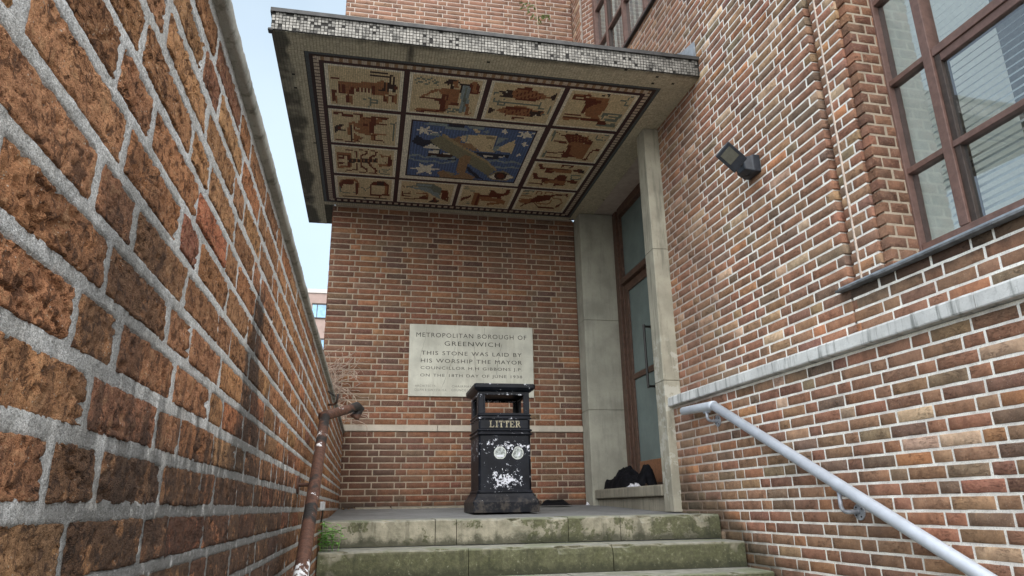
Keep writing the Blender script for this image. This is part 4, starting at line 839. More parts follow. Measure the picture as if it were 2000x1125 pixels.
MOS = {'ibex':[['o',-371,4979,-234,4981,-92,4969,-18,4926,35,4947,40,5103,-13,5144,-98,5142,-103,5052,-235,5069,-244,5153,-374,5165],['r',-367,5027,-353,5025,-357,5159,-372,5162],['r',-345,5027,-330,5025,-334,5158,-349,5161],['r',-323,5027,-306,5024,-310,5159,-327,5162],['r',-278,5063,-239,5056,-240,5160,-280,5167],['r',-419,5115,-376,5114,-398,5187,-402,5292,-421,5287],['o',-397,5180,-377,5262,-378,5332,-405,5290],['r',-306,5171,-283,5167,-285,5286,-309,5291],['o',-283,5181,-260,5187,-264,5318,-285,5286],['r',-421,4955,-360,4953,-361,4965,-422,4971],['r',-235,5069,-220,5066,-221,5124,-236,5127],['r',-210,5064,-195,5061,-195,5123,-210,5126],['r',-184,5060,-169,5057,-169,5122,-184,5125],['r',-158,5055,-143,5052,-143,5122,-158,5124],['r',-133,5051,-117,5048,-117,5121,-132,5124],['r',-107,5046,-92,5043,-91,5120,-106,5123],['r',-98,5017,-81,5014,-79,5141,-97,5144],['k',-9,4954,8,4951,12,5066,-6,5069],['k',16,4954,36,4950,40,5072,20,5076],['k',-52,5047,-8,5040,-7,5070,-52,5078],['k',-118,4833,18,4835,19,4817,-117,4815],['k',12,4833,58,4864,62,4848,16,4816],['k',52,4858,75,4902,83,4889,60,4846],['k',-117,4876,38,4883,39,4865,-116,4858],['k',36,4864,53,4861,59,5037,41,5040],['k',59,4883,81,4879,89,5078,66,5082],['l',38,5041,57,5038,57,5058,38,5062],['r',81,5002,100,4982,106,5030,83,5037],['r',-8,5133,13,5129,16,5222,-6,5226],['o',13,5133,34,5132,35,5260,16,5225],['r',38,5115,78,5108,80,5139,39,5146],['r',58,5143,80,5139,83,5222,61,5226],['o',79,5111,102,5106,106,5260,83,5225],['g',-168,5239,-110,5198,-113,5179,-171,5220],['g',-124,5189,-101,5185,-100,5319,-124,5323],['g',-103,5226,-59,5224,-58,5206,-103,5207],['g',-65,5212,-65,5272,-54,5270,-55,5210],['g',-57,5258,-102,5262,-103,5281,-58,5277],['g',-131,5330,-79,5327,-79,5310,-130,5312]],'aquarius':[['g',240,4873,284,4834,280,4819,236,4858],['g',276,4834,324,4872,328,4856,280,4819],['g',325,4872,374,4834,370,4819,320,4856],['g',367,4834,420,4881,424,4866,371,4819],['g',244,4929,288,4889,284,4874,240,4913],['g',281,4889,329,4922,332,4905,284,4874],['g',329,4922,378,4875,373,4860,324,4906],['g',370,4876,424,4921,428,4905,374,4860],['o',285,5103,410,4962,524,4942,586,4944,632,4936,639,4984,608,4989,611,5147,536,5160,531,5296,472,5276,472,5041,436,4992,290,5123],['t',358,5090,438,5012,471,5027,475,5091],['r',285,5110,461,5086,497,5130,423,5143,416,5115,290,5127],['r',472,5041,495,5037,518,5253,494,5257],['r',503,5036,522,5032,532,5117,512,5120],['r',459,5144,490,5139,531,5296,471,5269],['r',536,5157,617,5143,622,5182,541,5196],['o',540,4818,578,4811,592,4923,553,4930],['k',510,4810,535,4805,551,4944,526,4948],['k',469,4861,509,4814,518,4895,487,4887],['k',539,4805,572,4799,575,4821,541,4827],['k',585,4836,597,4834,599,4851,587,4853],['k',601,4864,683,4850,686,4872,604,4887],['k',604,4887,619,4884,631,4978,616,4981],['b',625,4883,686,4872,715,5280,636,5278],['g',645,4900,662,4897,686,5269,667,5273],['o',679,4826,723,4812,755,4840,756,4977,694,4985],['r',676,4833,695,4830,716,4970,696,4974],['r',731,4837,752,4833,773,4974,752,4978],['r',695,4967,753,4957,757,4984,699,4994],['o',679,5135,706,5130,730,5300,702,5305],['o',692,5292,744,5282,747,5305,695,5314],['o',247,5318,304,5260,330,5278,472,5276,513,5284,509,5316,247,5318],['r',272,5314,504,5274,507,5301,273,5341],['g',534,5279,559,5245,552,5229,527,5263],['g',550,5247,585,5267,587,5248,552,5229],['g',586,5267,610,5236,604,5220,579,5250],['g',602,5238,633,5256,635,5237,604,5220],['g',543,5317,567,5281,560,5266,535,5301],['g',558,5284,594,5306,596,5287,561,5265],['g',595,5305,619,5273,612,5256,588,5289],['g',612,5276,663,5292,664,5272,612,5256]],'archer':[['r',-422,5466,-381,5459,-383,5498,-423,5505],['r',-381,5487,-337,5492,-334,5469,-379,5464],['r',-343,5490,-307,5512,-302,5490,-338,5468],['r',-353,5491,-255,5485,-256,5519,-354,5524],['r',-259,5466,-182,5453,-183,5478,-259,5491],['r',-199,5464,-178,5461,-178,5519,-200,5522],['o',-191,5504,-84,5502,-81,5762,-117,5787,-197,5746,-223,5680,-222,5611],['r',-125,5568,-83,5561,-81,5762,-124,5770],['r',-101,5488,-67,5482,-65,5627,-100,5633],['r',-174,5518,-101,5505,-101,5525,-174,5538],['r',-170,5615,-135,5609,-135,5651,-170,5657],['o',-66,5516,-6,5505,-4,5573,-66,5584],['r',-67,5482,37,5481,72,5512,-14,5515,-67,5507],['o',-66,5524,-14,5524,-48,5598,-65,5609],['r',-65,5592,-4,5581,67,5621,-12,5623,-65,5621],['o',-85,5781,-9,5772,78,5799,-8,5797,-85,5818],['r',-99,5798,-63,5792,-61,5907,-98,5913],['o',-99,5820,-81,5817,-80,5910,-98,5913],['r',-61,5888,-7,5882,24,5920,-61,5916],['o',-305,5634,-265,5593,-222,5619,-219,5697,-249,5685,-258,5643,-284,5665,-287,5834,-310,5838],['o',-258,5704,-197,5746,-99,5783,-99,5816,-197,5800,-250,5756],['k',-284,5665,-265,5661,-270,5942,-290,5946],['r',-262,5678,-240,5674,-241,5727,-263,5731],['r',-261,5848,-238,5862,-207,5894,-244,5938,-267,5942],['o',-260,5793,-180,5871,-226,5944,-263,5960],['r',-262,5980,-176,5881,-180,5865,-266,5963],['k',-429,5716,-366,5656,-336,5644,-337,5679,-363,5696,-365,5749,-316,5740,-335,5770,-401,5782,-420,5817,-432,5769],['r',-399,5711,-364,5705,-365,5743,-400,5750],['r',-423,5943,-370,5950,-369,5933,-421,5926],['r',-374,5949,-326,5971,-323,5954,-371,5932],['r',-328,5970,-252,5963,-251,5946,-328,5953],['r',-254,5964,-223,5942,-225,5926,-256,5948],['r',-228,5943,-133,5937,-133,5920,-227,5926],['g',91,5593,85,5895,100,5896,105,5593],['g',56,5578,98,5602,100,5586,58,5561],['g',99,5602,126,5555,121,5542,93,5589]],'scorpion':[['o',-423,6224,-297,6228,-294,6183,-419,6179],['o',-310,6199,-311,6487,-289,6482,-289,6194],['o',-295,6450,-421,6471,-423,6520,-296,6498],['o',-407,6501,-406,6189,-427,6196,-429,6508],['r',-407,6250,-304,6254,-302,6233,-405,6229],['r',-410,6271,-360,6263,-362,6315,-412,6323],['r',-409,6386,-361,6378,-362,6420,-411,6429],['t',-416,6324,-369,6316,-371,6384,-419,6392],['r',-323,6226,-295,6221,-297,6335,-326,6340],['r',-327,6372,-298,6367,-300,6475,-329,6480],['k',-306,6305,-37,6259,-36,6339,-308,6386],['o',-282,6310,-271,6308,-272,6367,-283,6369],['o',-244,6303,-232,6301,-233,6360,-245,6362],['o',-206,6296,-194,6295,-194,6354,-206,6356],['o',-167,6290,-156,6288,-156,6347,-167,6349],['o',-129,6283,-117,6281,-117,6340,-128,6342],['o',-90,6277,-79,6275,-78,6334,-90,6336],['o',-52,6270,-40,6268,-39,6327,-51,6329],['r',-347,6134,-269,6145,-268,6127,-345,6116],['r',-273,6144,-233,6170,-230,6152,-270,6127],['r',-242,6161,-223,6158,-224,6271,-244,6274],['r',-211,6110,-152,6130,-150,6112,-209,6093],['r',-152,6129,-152,6184,-135,6181,-135,6126],['r',-142,6155,-196,6199,-192,6233,-137,6189],['r',-199,6205,-205,6293,-188,6295,-182,6207],['r',-129,6100,-48,6128,-46,6110,-127,6082],['r',-60,6120,-63,6198,-43,6198,-41,6121],['r',-52,6168,-102,6212,-96,6250,-46,6205],['r',-100,6209,-129,6289,-114,6313,-85,6233],['r',-245,6379,-223,6375,-224,6517,-247,6521],['r',-358,6583,-235,6535,-235,6515,-358,6563],['r',-206,6370,-195,6469,-178,6457,-189,6358],['r',-195,6470,-144,6525,-135,6488,-186,6434],['r',-152,6497,-152,6573,-134,6570,-134,6494],['r',-209,6592,-151,6582,-151,6561,-209,6571],['r',-129,6376,-99,6461,-83,6432,-113,6348],['r',-102,6455,-50,6522,-40,6483,-92,6417],['r',-58,6487,-63,6568,-43,6573,-38,6492],['r',-126,6600,-40,6586,-41,6565,-126,6580],['o',-36,6354,-15,6426,83,6399,97,6364,95,6321,62,6338,52,6354],['r',-38,6353,49,6350,49,6331,-38,6334],['r',57,6192,96,6185,103,6396,64,6402],['o',0,6187,95,6171,96,6206,0,6222],['o',-15,6163,4,6160,5,6190,-14,6194],['g',-20,6501,-12,6594,-1,6588,-8,6495],['g',-9,6600,97,6582,96,6555,-10,6573],['g',5,6512,93,6481,92,6459,4,6490],['g',16,6548,69,6537,68,6519,15,6530]],'scales':[['o',-411,6883,-383,6811,-397,6782,-425,6853],['o',-396,6830,-331,6797,-333,6751,-398,6783],['o',-341,6800,-261,6787,-261,6740,-340,6753],['o',-275,6777,-234,6854,-220,6816,-261,6739],['o',-240,6820,-249,7115,-228,7114,-219,6819],['r',-382,6784,-265,6764,-267,6872,-385,6892],['r',-251,6833,-223,6828,-225,7115,-254,7120],['r',-420,6861,-388,6808,-387,6928,-422,7058],['g',-416,6928,-426,7062,-418,7063,-408,6929],['g',-426,7066,-398,7103,-393,7085,-421,7047],['g',-399,7103,-258,7092,-257,7072,-398,7082],['r',-106,6857,-85,6853,-83,7117,-104,7121],['r',-106,6869,-81,6792,-29,6760,43,6759,91,6824,100,7113,68,7118,61,6865],['o',51,6867,77,6863,84,7102,57,7107],['t',-85,6897,51,6875,57,7094,-83,7117],['k',-34,6772,33,6761,35,6858,-33,6869],['r',-99,7094,83,7063,84,7107,-99,7138],['k',-396,7206,-345,7197,-344,7176,-396,7185],['k',-348,7197,77,7193,77,7172,-347,7176],['r',-14,7080,6,7076,8,7181,-12,7184],['k',-169,7170,-153,7168,-153,7221,-169,7223],['g',-212,6955,-173,6954,-172,6939,-211,6941],['g',-177,6948,-160,7021,-155,7013,-171,6940],['g',-157,7022,-123,6937,-128,6927,-161,7012],['g',-127,6942,-109,6933,-110,6918,-128,6927]],'virgin':[['g',366,6729,551,6727,657,6831,652,6999,560,6972,467,6812,373,6827],['b',384,6745,540,6749,544,6789,388,6795],['b',288,6862,467,6812,541,6850,606,6985,513,6938,403,6883],['g',269,6857,375,6819,372,6795,267,6834],['r',232,6836,262,6875,265,6861,235,6822],['r',235,6963,330,6962,330,6941,234,6942],['r',326,6942,308,6988,315,7002,333,6956],['r',231,6943,238,7083,247,7081,240,6942],['r',241,7089,328,7074,327,7053,240,7068],['r',251,7020,324,7019,324,7004,251,7005],['r',236,7047,254,7044,256,7082,238,7085],['o',370,6982,514,6948,529,7128,417,7092,500,7003],['r',419,7113,467,7040,523,7063,529,7128,259,7151,258,7133],['b',532,6955,618,6920,672,7104,592,7030],['k',543,7192,573,7120,655,7118,643,7186],['r',582,7064,613,7059,624,7178,593,7183],['r',653,6873,719,6866,730,7138,670,7082],['r',725,6923,740,6900,745,7147,730,7138]],'lion':[['g',885,6750,944,6740,941,6724,883,6734],['g',937,6730,945,6786,952,6785,944,6728],['g',948,6774,894,6783,896,6799,951,6790],['g',944,6828,992,6835,991,6819,942,6811],['g',989,6834,1011,6843,1010,6826,989,6818],['g',1006,6715,1008,6825,1016,6829,1014,6719],['o',1004,6856,1064,6867,1096,6925,1090,7191,1005,7183,1019,7024],['r',1051,6869,1087,6927,1081,7193,1053,7193,1049,6976],['r',882,7025,988,6932,991,6986,896,7100],['r',1081,6917,1185,6915,1169,6870,1184,6774,1227,6787,1245,6837,1328,6844,1342,6820,1338,6727,1377,6721,1390,6833,1371,6879,1322,6909,1325,6974,1238,6955,1092,6958],['o',1083,6960,1314,6965,1382,7030,1389,7119,1341,7116,1191,7175,1190,7107,1331,7061,1116,7052],['r',1193,6803,1211,6800,1236,6945,1218,6948],['r',1255,6845,1273,6842,1294,6957,1276,6960],['g',1134,6782,1183,6788,1181,6773,1133,6768],['g',1287,6732,1336,6737,1334,6723,1285,6718],['r',1339,6747,1395,6764,1393,6744,1337,6727],['r',1357,6816,1407,6819,1404,6801,1354,6798],['g',960,7176,996,7182,995,7165,958,7158],['g',997,7168,959,7114,956,7128,994,7182],['g',959,7131,989,7131,987,7114,957,7114]],'crab':[['g',1527,6749,1595,6738,1589,6711,1521,6723],['g',1583,6716,1589,6796,1602,6803,1596,6723],['g',1594,6780,1540,6789,1546,6816,1600,6807],['g',1600,6732,1642,6725,1638,6708,1596,6715],['g',1634,6712,1646,6788,1654,6790,1642,6714],['o',1686,6790,1684,6710,1671,6700,1672,6780],['o',1677,6723,1736,6734,1731,6707,1673,6696],['o',1724,6712,1733,6796,1746,6802,1737,6718],['o',1793,6783,1785,6703,1771,6696,1779,6776],['o',1779,6718,1847,6725,1841,6698,1773,6691],['o',1835,6714,1861,6762,1868,6747,1842,6699],['r',1656,6928,1714,6822,1831,6790,1879,6818,1863,6918,1784,6981,1688,7022,1643,7054],['o',1521,6975,1671,6901,1658,7027,1556,7043],['r',1839,6833,1919,6794,1907,6758,1828,6797],['r',1912,6796,2038,6775,2028,6739,1902,6759],['r',2019,6748,2033,6821,2051,6825,2037,6752],['o',1891,6878,1997,6899,1991,6871,1886,6850],['o',1984,6884,2021,6976,2031,6966,1994,6874],['o',2018,6952,2001,7065,2016,7084,2032,6971],['o',2005,7054,1977,7088,1989,7116,2017,7081],['r',1987,7106,2026,7029,2011,6999,1972,7076],['o',1526,6867,1655,6870,1650,6842,1521,6839],['o',1523,6952,1654,6956,1649,6927,1518,6924],['r',1637,7024,1589,7073,1600,7105,1648,7056],['r',1590,7072,1581,7148,1597,7167,1605,7091],['r',1713,7022,1788,7146,1794,7126,1719,7002],['r',1789,7147,1977,7143,1970,7113,1783,7117],['o',1737,7023,1792,7056,1790,7032,1736,7000],['o',1789,7055,1903,7023,1896,6999,1783,7031],['o',1904,7020,1894,6913,1882,6906,1892,7013]],'twins':[['r',1541,6093,1577,6087,1614,6160,1707,6154,1749,6167,1898,6152,1930,6229,1809,6249,1749,6239,1722,6285,1652,6276,1642,6196,1587,6205],['o',1653,6204,1913,6170,1929,6260,1812,6259],['r',1806,6148,1803,6092,1788,6084,1792,6139],['r',1796,6107,1915,6103,1908,6076,1790,6080],['r',1904,6076,1869,6137,1882,6160,1917,6099],['r',1920,6179,1981,6138,2045,6158,2061,6228,1955,6214],['r',1539,6306,1576,6299,1614,6398,1710,6393,1777,6424,1820,6289,1906,6317,1922,6444,1936,6530,1813,6562,1806,6496,1731,6476,1675,6529,1664,6444,1569,6438],['o',1707,6458,1815,6418,1922,6444,1923,6521,1796,6498,1694,6526],['r',1536,6545,1683,6555,1677,6525,1531,6516],['r',1674,6552,1705,6575,1704,6547,1674,6524],['r',1930,6421,1986,6389,2046,6423,2056,6476,1947,6462],['g',1936,6271,1955,6376,1969,6380,1950,6275],['g',1962,6387,2056,6382,2048,6353,1955,6358],['g',1952,6298,2051,6303,2046,6283,1947,6278],['g',2041,6286,2049,6368,2060,6374,2052,6293],['k',1987,6158,2045,6158,2060,6224,2013,6215]],'bull':[['g',1544,5444,1546,5630,1561,5639,1559,5453],['r',1569,5473,1630,5526,1632,5508,1570,5455],['r',1628,5525,1668,5528,1664,5507,1624,5504],['r',1670,5526,1676,5476,1664,5465,1657,5515],['k',1648,5445,1665,5442,1671,5465,1655,5468],['k',1746,5453,1762,5450,1770,5473,1753,5476],['r',1653,5510,1686,5471,1784,5479,1863,5508,1948,5579,1950,5641,1795,5606,1724,5635,1677,5566],['o',1723,5632,1805,5607,1952,5649,1946,5776,1946,5927,1878,5919,1796,5858],['r',1579,5625,1691,5615,1724,5635,1724,5670,1658,5655],['r',1729,5687,1772,5680,1791,5840,1864,5903,1742,5933,1716,5871,1746,5811,1744,5738],['r',1574,5860,1668,5854,1663,5833,1569,5839],['r',1665,5855,1742,5822,1735,5801,1658,5834],['r',1587,5950,1729,5945,1724,5927,1583,5931],['g',1546,5815,1544,5946,1560,5958,1562,5826],['r',1959,5948,2000,5941,1992,5915,1951,5922],['r',2001,5938,1996,5825,1982,5815,1986,5928],['r',1996,5836,2004,5734,1990,5721,1982,5822],['r',1997,5743,2062,5742,2055,5718,1991,5719],['r',2017,5710,2052,5704,2066,5747,2031,5753],['g',1966,5540,1959,5475,1950,5470,1956,5534],['g',1955,5483,2018,5490,2014,5474,1951,5467],['g',2009,5477,2018,5533,2028,5537,2019,5480],['g',2022,5524,1965,5524,1969,5541,2026,5540],['g',2025,5463,2059,5448,2052,5433,2019,5448],['g',2019,5531,2066,5541,2063,5526,2016,5516],['o',1714,5508,1722,5507,1753,5613,1744,5614],['o',1744,5503,1752,5502,1783,5608,1775,5609],['o',1774,5498,1782,5496,1814,5602,1805,5604],['o',1804,5493,1813,5491,1844,5597,1836,5599],['o',1834,5488,1843,5486,1875,5592,1867,5593],['o',1864,5482,1873,5481,1906,5587,1897,5588]],'ram':[['o',1690,4850,1860,4849,1888,4992,1858,5137,1900,5210,1743,5157,1720,5083],['r',1649,4879,1760,4888,1834,4919,1769,4968,1726,5021,1717,5130,1696,5118,1689,4982],['r',1553,4846,1699,4827,1702,4848,1663,4869,1559,4895,1657,4906,1655,4926,1552,4929],['o',1556,4842,1692,4818,1697,4835,1560,4859],['r',1549,5144,1701,5133,1710,5163,1559,5165],['o',1553,5206,1698,5181,1711,5226,1566,5252],['r',1545,5192,1714,5178,1878,5197,1902,5242,1722,5233,1717,5201,1552,5219],['k',1791,4825,1855,4817,1849,4798,1785,4806],['k',1843,4802,1851,4851,1863,4856,1856,4806],['g',1917,5180,1902,5088,1878,5081,1893,5173],['g',1892,5111,2061,5104,2049,5065,1881,5073],['g',2039,5066,2016,5180,2041,5206,2064,5091],['g',2028,5167,1926,5167,1937,5207,2040,5207],['g',1949,5133,2018,5138,2012,5114,1943,5109],['r',1883,5213,1955,5216,1981,5294,1894,5301],['g',1886,5301,2061,5282,2052,5254,1877,5272],['g',1974,5246,2050,5233,2068,5283,1991,5296],['g',1932,4886,2029,4879,2023,4863,1927,4869],['g',2058,4797,2022,4803,2029,4822,2065,4816],['g',2021,4806,2029,4877,2042,4884,2034,4812],['g',2029,4868,2017,4938,2030,4950,2042,4880],['g',2026,4952,2062,4945,2055,4925,2018,4932]],'fishes':[['o',968,4921,1030,4875,1081,4852,1169,4850,1271,4874,1356,4923,1408,4871,1410,4972,1358,4930,1310,4967,1253,5007,1140,5012,1054,4991,978,4975],['k',922,4908,966,4910,992,4881,1038,4873,1052,4984,1011,4977,935,4983,973,4948],['r',1071,4840,1145,4813,1201,4817,1192,4846,1082,4856],['r',1054,4991,1110,4988,1277,4966,1254,5011,1131,5009],['k',1356,4923,1412,4856,1411,4975],['l',983,4907,1000,4904,1004,4920,986,4923],['r',1070,4875,1077,4873,1106,5011,1099,5012],['r',1101,4869,1108,4868,1137,5005,1130,5006],['r',1132,4864,1139,4862,1169,4999,1162,5001],['r',1163,4858,1170,4857,1200,4994,1193,4995],['r',1194,4853,1200,4852,1232,4988,1225,4990],['r',1224,4847,1231,4846,1264,4983,1256,4984],['r',1255,4842,1262,4841,1295,4977,1288,4979],['o',946,5203,1010,5146,1094,5109,1193,5106,1303,5148,1370,5144,1370,5214,1290,5236,1193,5261,1108,5260,1027,5235],['k',893,5159,950,5202,893,5261],['k',1245,5150,1289,5158,1377,5140,1330,5190,1378,5213,1323,5230,1259,5249],['l',1293,5204,1316,5200,1320,5218,1297,5222],['r',1017,5137,1094,5109,1230,5123,1236,5149,1021,5159],['r',1111,5275,1210,5262,1224,5287,1106,5313],['r',1020,5152,1027,5151,1051,5278,1044,5279],['r',1052,5146,1059,5145,1084,5272,1077,5273],['r',1084,5141,1091,5139,1117,5266,1109,5267],['r',1116,5135,1123,5134,1150,5260,1142,5262],['r',1148,5129,1155,5128,1182,5255,1175,5256],['r',1180,5124,1188,5122,1215,5249,1208,5250],['r',1212,5118,1220,5117,1248,5243,1241,5245],['g',916,5078,903,4930,893,4929,906,5077],['g',898,4941,933,4938,930,4922,895,4925],['g',910,5080,1006,5069,1003,5052,907,5063],['g',946,5121,1014,5109,1010,5092,943,5104],['g',1015,5104,999,5018,990,5020,1006,5105],['g',939,5029,954,5114,964,5113,948,5027],['g',1002,5069,1319,5068,1316,5051,999,5052],['g',1301,5015,1310,5110,1320,5113,1311,5017],['g',1315,5117,1363,5108,1359,5091,1311,5099],['g',1365,5106,1363,5010,1352,5005,1354,5101],['g',1364,5062,1406,5063,1403,5046,1361,5045],['g',1397,5049,1405,5185,1415,5189,1407,5053],['g',1409,5174,1361,5183,1365,5201,1414,5192]],'blue':[['n',267,5878,311,5733,376,5798,457,5861,388,5952],['n',577,5483,715,5473,723,5529,582,5532],['n',835,6247,1057,6544,976,6519,858,6351],['n',480,6034,702,6096,726,6160,630,6177],['b',360,5507,571,5498,577,5547,754,5538,759,5574,566,5588,547,5545,363,5542],['b',740,5490,895,5485,903,5534,786,5550],['b',902,5571,935,5543,961,5561,938,5610],['b',1054,5658,1161,5647,1117,5701,1054,5790],['t',800,5548,821,5534,897,5587,855,5609,821,5585],['o2',638,5752,698,5689,728,5799,823,5814,878,5868,908,5960,755,5889,649,5781],['t',707,5695,769,5646,1049,5628,1039,5745,1064,5934,920,5934,813,5800,743,5796],['b',755,5656,770,5654,784,5758,766,5792],['s',938,5655,1022,5648,1029,5692,947,5707],['s',1001,5799,1016,5796,1030,5874,1014,5877],['t',1114,5811,1225,5659,1242,5936,1082,5898],['b',1052,5822,1111,5796,1084,5914,1035,5906],['n',883,5956,1222,5957,1219,6025,1160,6018,1117,6094,981,6065,915,6009],['l',972,6013,1070,6013,1070,6038,994,6046],['l',1110,6010,1189,5996,1155,6036],['b',368,5753,407,5716,506,5729,533,5695,469,5661,413,5700],['n',392,5810,438,5818,489,5871,539,5910,553,6054,452,5973],['l',384,5956,459,5876,542,5942,561,5971],['l',435,6009,543,5990,548,6042,439,6061],['k',440,6067,678,6026,686,6099,446,6140],['l',583,6029,676,6013,680,6049,586,6065],['b',255,6166,350,6123,345,6087,250,6131],['b',338,6121,413,6183,418,6148,344,6087],['b',411,6182,502,6134,496,6098,406,6146],['b',492,6134,582,6171,583,6134,493,6098],['b',578,6170,711,6139,706,6102,574,6134],['b',254,6202,338,6243,341,6213,257,6173],['b',334,6242,429,6253,429,6222,334,6211],['b',425,6254,525,6227,522,6197,422,6223],['b',517,6226,592,6270,594,6240,519,6196],['b',590,6270,718,6193,712,6164,584,6240],['b',1034,6152,1124,6109,1116,6076,1026,6119],['b',1114,6109,1210,6149,1209,6116,1113,6076],['b',1208,6149,1281,6108,1272,6075,1199,6116],['b',1271,6108,1379,6156,1377,6122,1269,6075],['b',1123,6249,1224,6261,1220,6229,1120,6218],['b',1220,6261,1304,6228,1297,6197,1213,6230],['b',1296,6228,1374,6245,1370,6213,1293,6197],['g2',437,5802,534,5709,759,5921,1008,6130,1145,6303,1084,6444,981,6331,774,6152,612,6011,527,5944],['tan2',534,5709,553,5669,753,5873,1021,6110,1150,6284,1149,6321,1010,6147,760,5928],['s',757,5873,734,5909,746,5939,777,5901],['o2',757,6087,798,6029,860,6069,852,6244,851,6426,760,6442,747,6262],['o2',560,6457,612,6393,725,6504,849,6408,964,6502,931,6565,623,6579],['s',612,6393,744,6445,726,6513],['s',1079,6463,1143,6340,1231,6307,1368,6434,1307,6522,1151,6528],['l',1096,6461,1145,6396,1260,6367,1360,6435,1284,6496,1156,6508],['k',1150,6376,1186,6342,1238,6342,1282,6391,1287,6467,1244,6513,1190,6502,1159,6450],['r',1178,6390,1216,6365,1256,6396,1260,6462,1221,6482,1185,6455],['l',463,5634,404,5658,415,5717,370,5679,323,5724,337,5663,280,5648,338,5625,328,5567,372,5603,418,5560,405,5620],['l',425,5669,527,5636,528,5648,427,5690],['l',598,6384,496,6423,516,6525,437,6460,354,6537,380,6432,280,6407,382,6367,364,6270,440,6331,520,6258,497,6359],['l',1378,5523,1337,5564,1377,5609,1317,5594,1296,5649,1278,5593,1218,5602,1260,5561,1221,5517,1280,5531,1300,5478,1318,5532],['l',1132,5562,1106,5559,1105,5596,1090,5562,1068,5575,1079,5544,1057,5521,1082,5523,1083,5487,1098,5520,1120,5507,1109,5538],['l',1357,5753,1334,5754,1338,5793,1320,5760,1301,5776,1307,5742,1284,5719,1308,5718,1304,5680,1321,5713,1340,5697,1334,5731],['l',1353,5944,1329,5958,1343,5980,1316,5970,1300,5991,1298,5966,1269,5966,1293,5952,1280,5930,1306,5940,1322,5919,1324,5944]]}
CC = {'t': (.74, .60, .37), 'c': (.90, .84, .68), 'o': (.37, .165, .075), 'r': (.16, .036, .018), 'k': (.045, .022, .022), 'g': (.20, .23, .19), 'b': (.30, .37, .38), 'l': (.85, .80, .66),
      's': (.33, .27, .17), 'n': (.018, .026, .055), 'u': (.12, .19, .38), 'o2': (.36, .225, .125), 'g2': (.27, .255, .165), 'tan2': (.46, .36, .20), 'm': (.070, .030, .034), 'w': (.62, .52, .40), 'h': (.10, .115, .12)}
def pip(x, y, P):
    ins = False; j = len(P) - 2
    for i in range(0, len(P), 2):
        if (P[i+1] > y) != (P[j+1] > y) and x < (P[j] - P[i]) * (y - P[i+1]) / (P[j+1] - P[i+1]) + P[i]: ins = not ins
        j = i
    return ins
colsX = [(-.467, .147), (.191, .805), (.847, 1.455), (1.497, 2.103)]; rowsY = [(4.768, 5.362), (5.412, 5.998), (6.050, 6.635), (6.686, 7.240)]
DX, DY = .01388, .0223
panels = [('ibex', 0, 0, 'horned goat'), ('aquarius', 1, 0, 'kneeling water carrier'), ('fishes', 2, 0, 'two fishes'), ('ram', 3, 0, 'ram'), ('archer', 0, 1, 'archer'), ('scorpion', 0, 2, 'scorpion'), ('scales', 0, 3, 'scales'),
          ('bull', 3, 1, 'bull'), ('twins', 3, 2, 'twin figures'), ('crab', 3, 3, 'crab'), ('virgin', 1, 3, 'reclining figure'), ('lion', 2, 3, 'lion')]
rm = random.Random(99)
def tess(mb, x, y, c, ln=1):
    v = rm.uniform(.86, 1.12); d = rm.uniform(-.0007, .0007)
    mb.box(x + .0008, x + DX - .0008, y + .0009, y + DY * ln - .0009, HS - .0034 + d, HS - .0005, tuple(q * v for q in CC[c]))
covered = []
def do_panel(name, x0, x1, y0, y1, label, bgc, edge):
    polys = [(p[0], p[1:], min(p[1::2]), max(p[1::2]), min(p[2::2]), max(p[2::2])) for p in MOS[name]]
    nx = round((x1 - x0) / DX); ny = round((y1 - y0) / DY); mb = MB(); sx = (x1 - x0) / nx; sy = (y1 - y0) / ny
    for i in range(nx):
        for j in range(ny):
            x, y = x0 + i * sx, y0 + j * sy; cxm, cym = (x + sx/2) * 1000, (y + sy/2) * 1000
            e = min(i, nx - 1 - i) * sx < edge - .001 or min(j, ny - 1 - j) * sy < edge - .001
            if e: c = 'c'
            elif name == 'blue' and (min(i, nx - 1 - i) * sx < edge + .013 or min(j, ny - 1 - j) * sy < edge + .02): c = 'k'
            else:
                c = bgc
                for p in polys:
                    if p[2] <= cxm <= p[3] and p[4] <= cym <= p[5] and pip(cxm, cym, p[1]): c = p[0]
            v = rm.uniform(.86, 1.12); d = rm.uniform(-.0007, .0007)
            if c == 'u' and i % 2: v *= .72
            mb.box(x + .0008, x + sx - .0008, y + .0009, y + sy - .0009, HS - .0034 + d, HS - .0005, tuple(q * v for q in CC[c]))
    o = mb.build('mosaic_panel', M['tiles'], cn); o['label'] = label; o['kind'] = 'stuff'
    covered.append((x0, x1, y0, y1))
for nm, ci, ri, lb in panels: do_panel(nm, *colsX[ci], *rowsY[ri], 'buff mosaic panel with a ' + lb, 't', .020)
do_panel('blue', .191, 1.447, 5.404, 6.640, 'large blue mosaic panel with telescope, ship, eye and stars', 'u', .050)
mb = MB(); nx = round((MX1 - MX0) / DX); ny = round((MY1 - MY0) / .0115)
bx, by = (MX1 - MX0) / nx, (MY1 - MY0) / ny
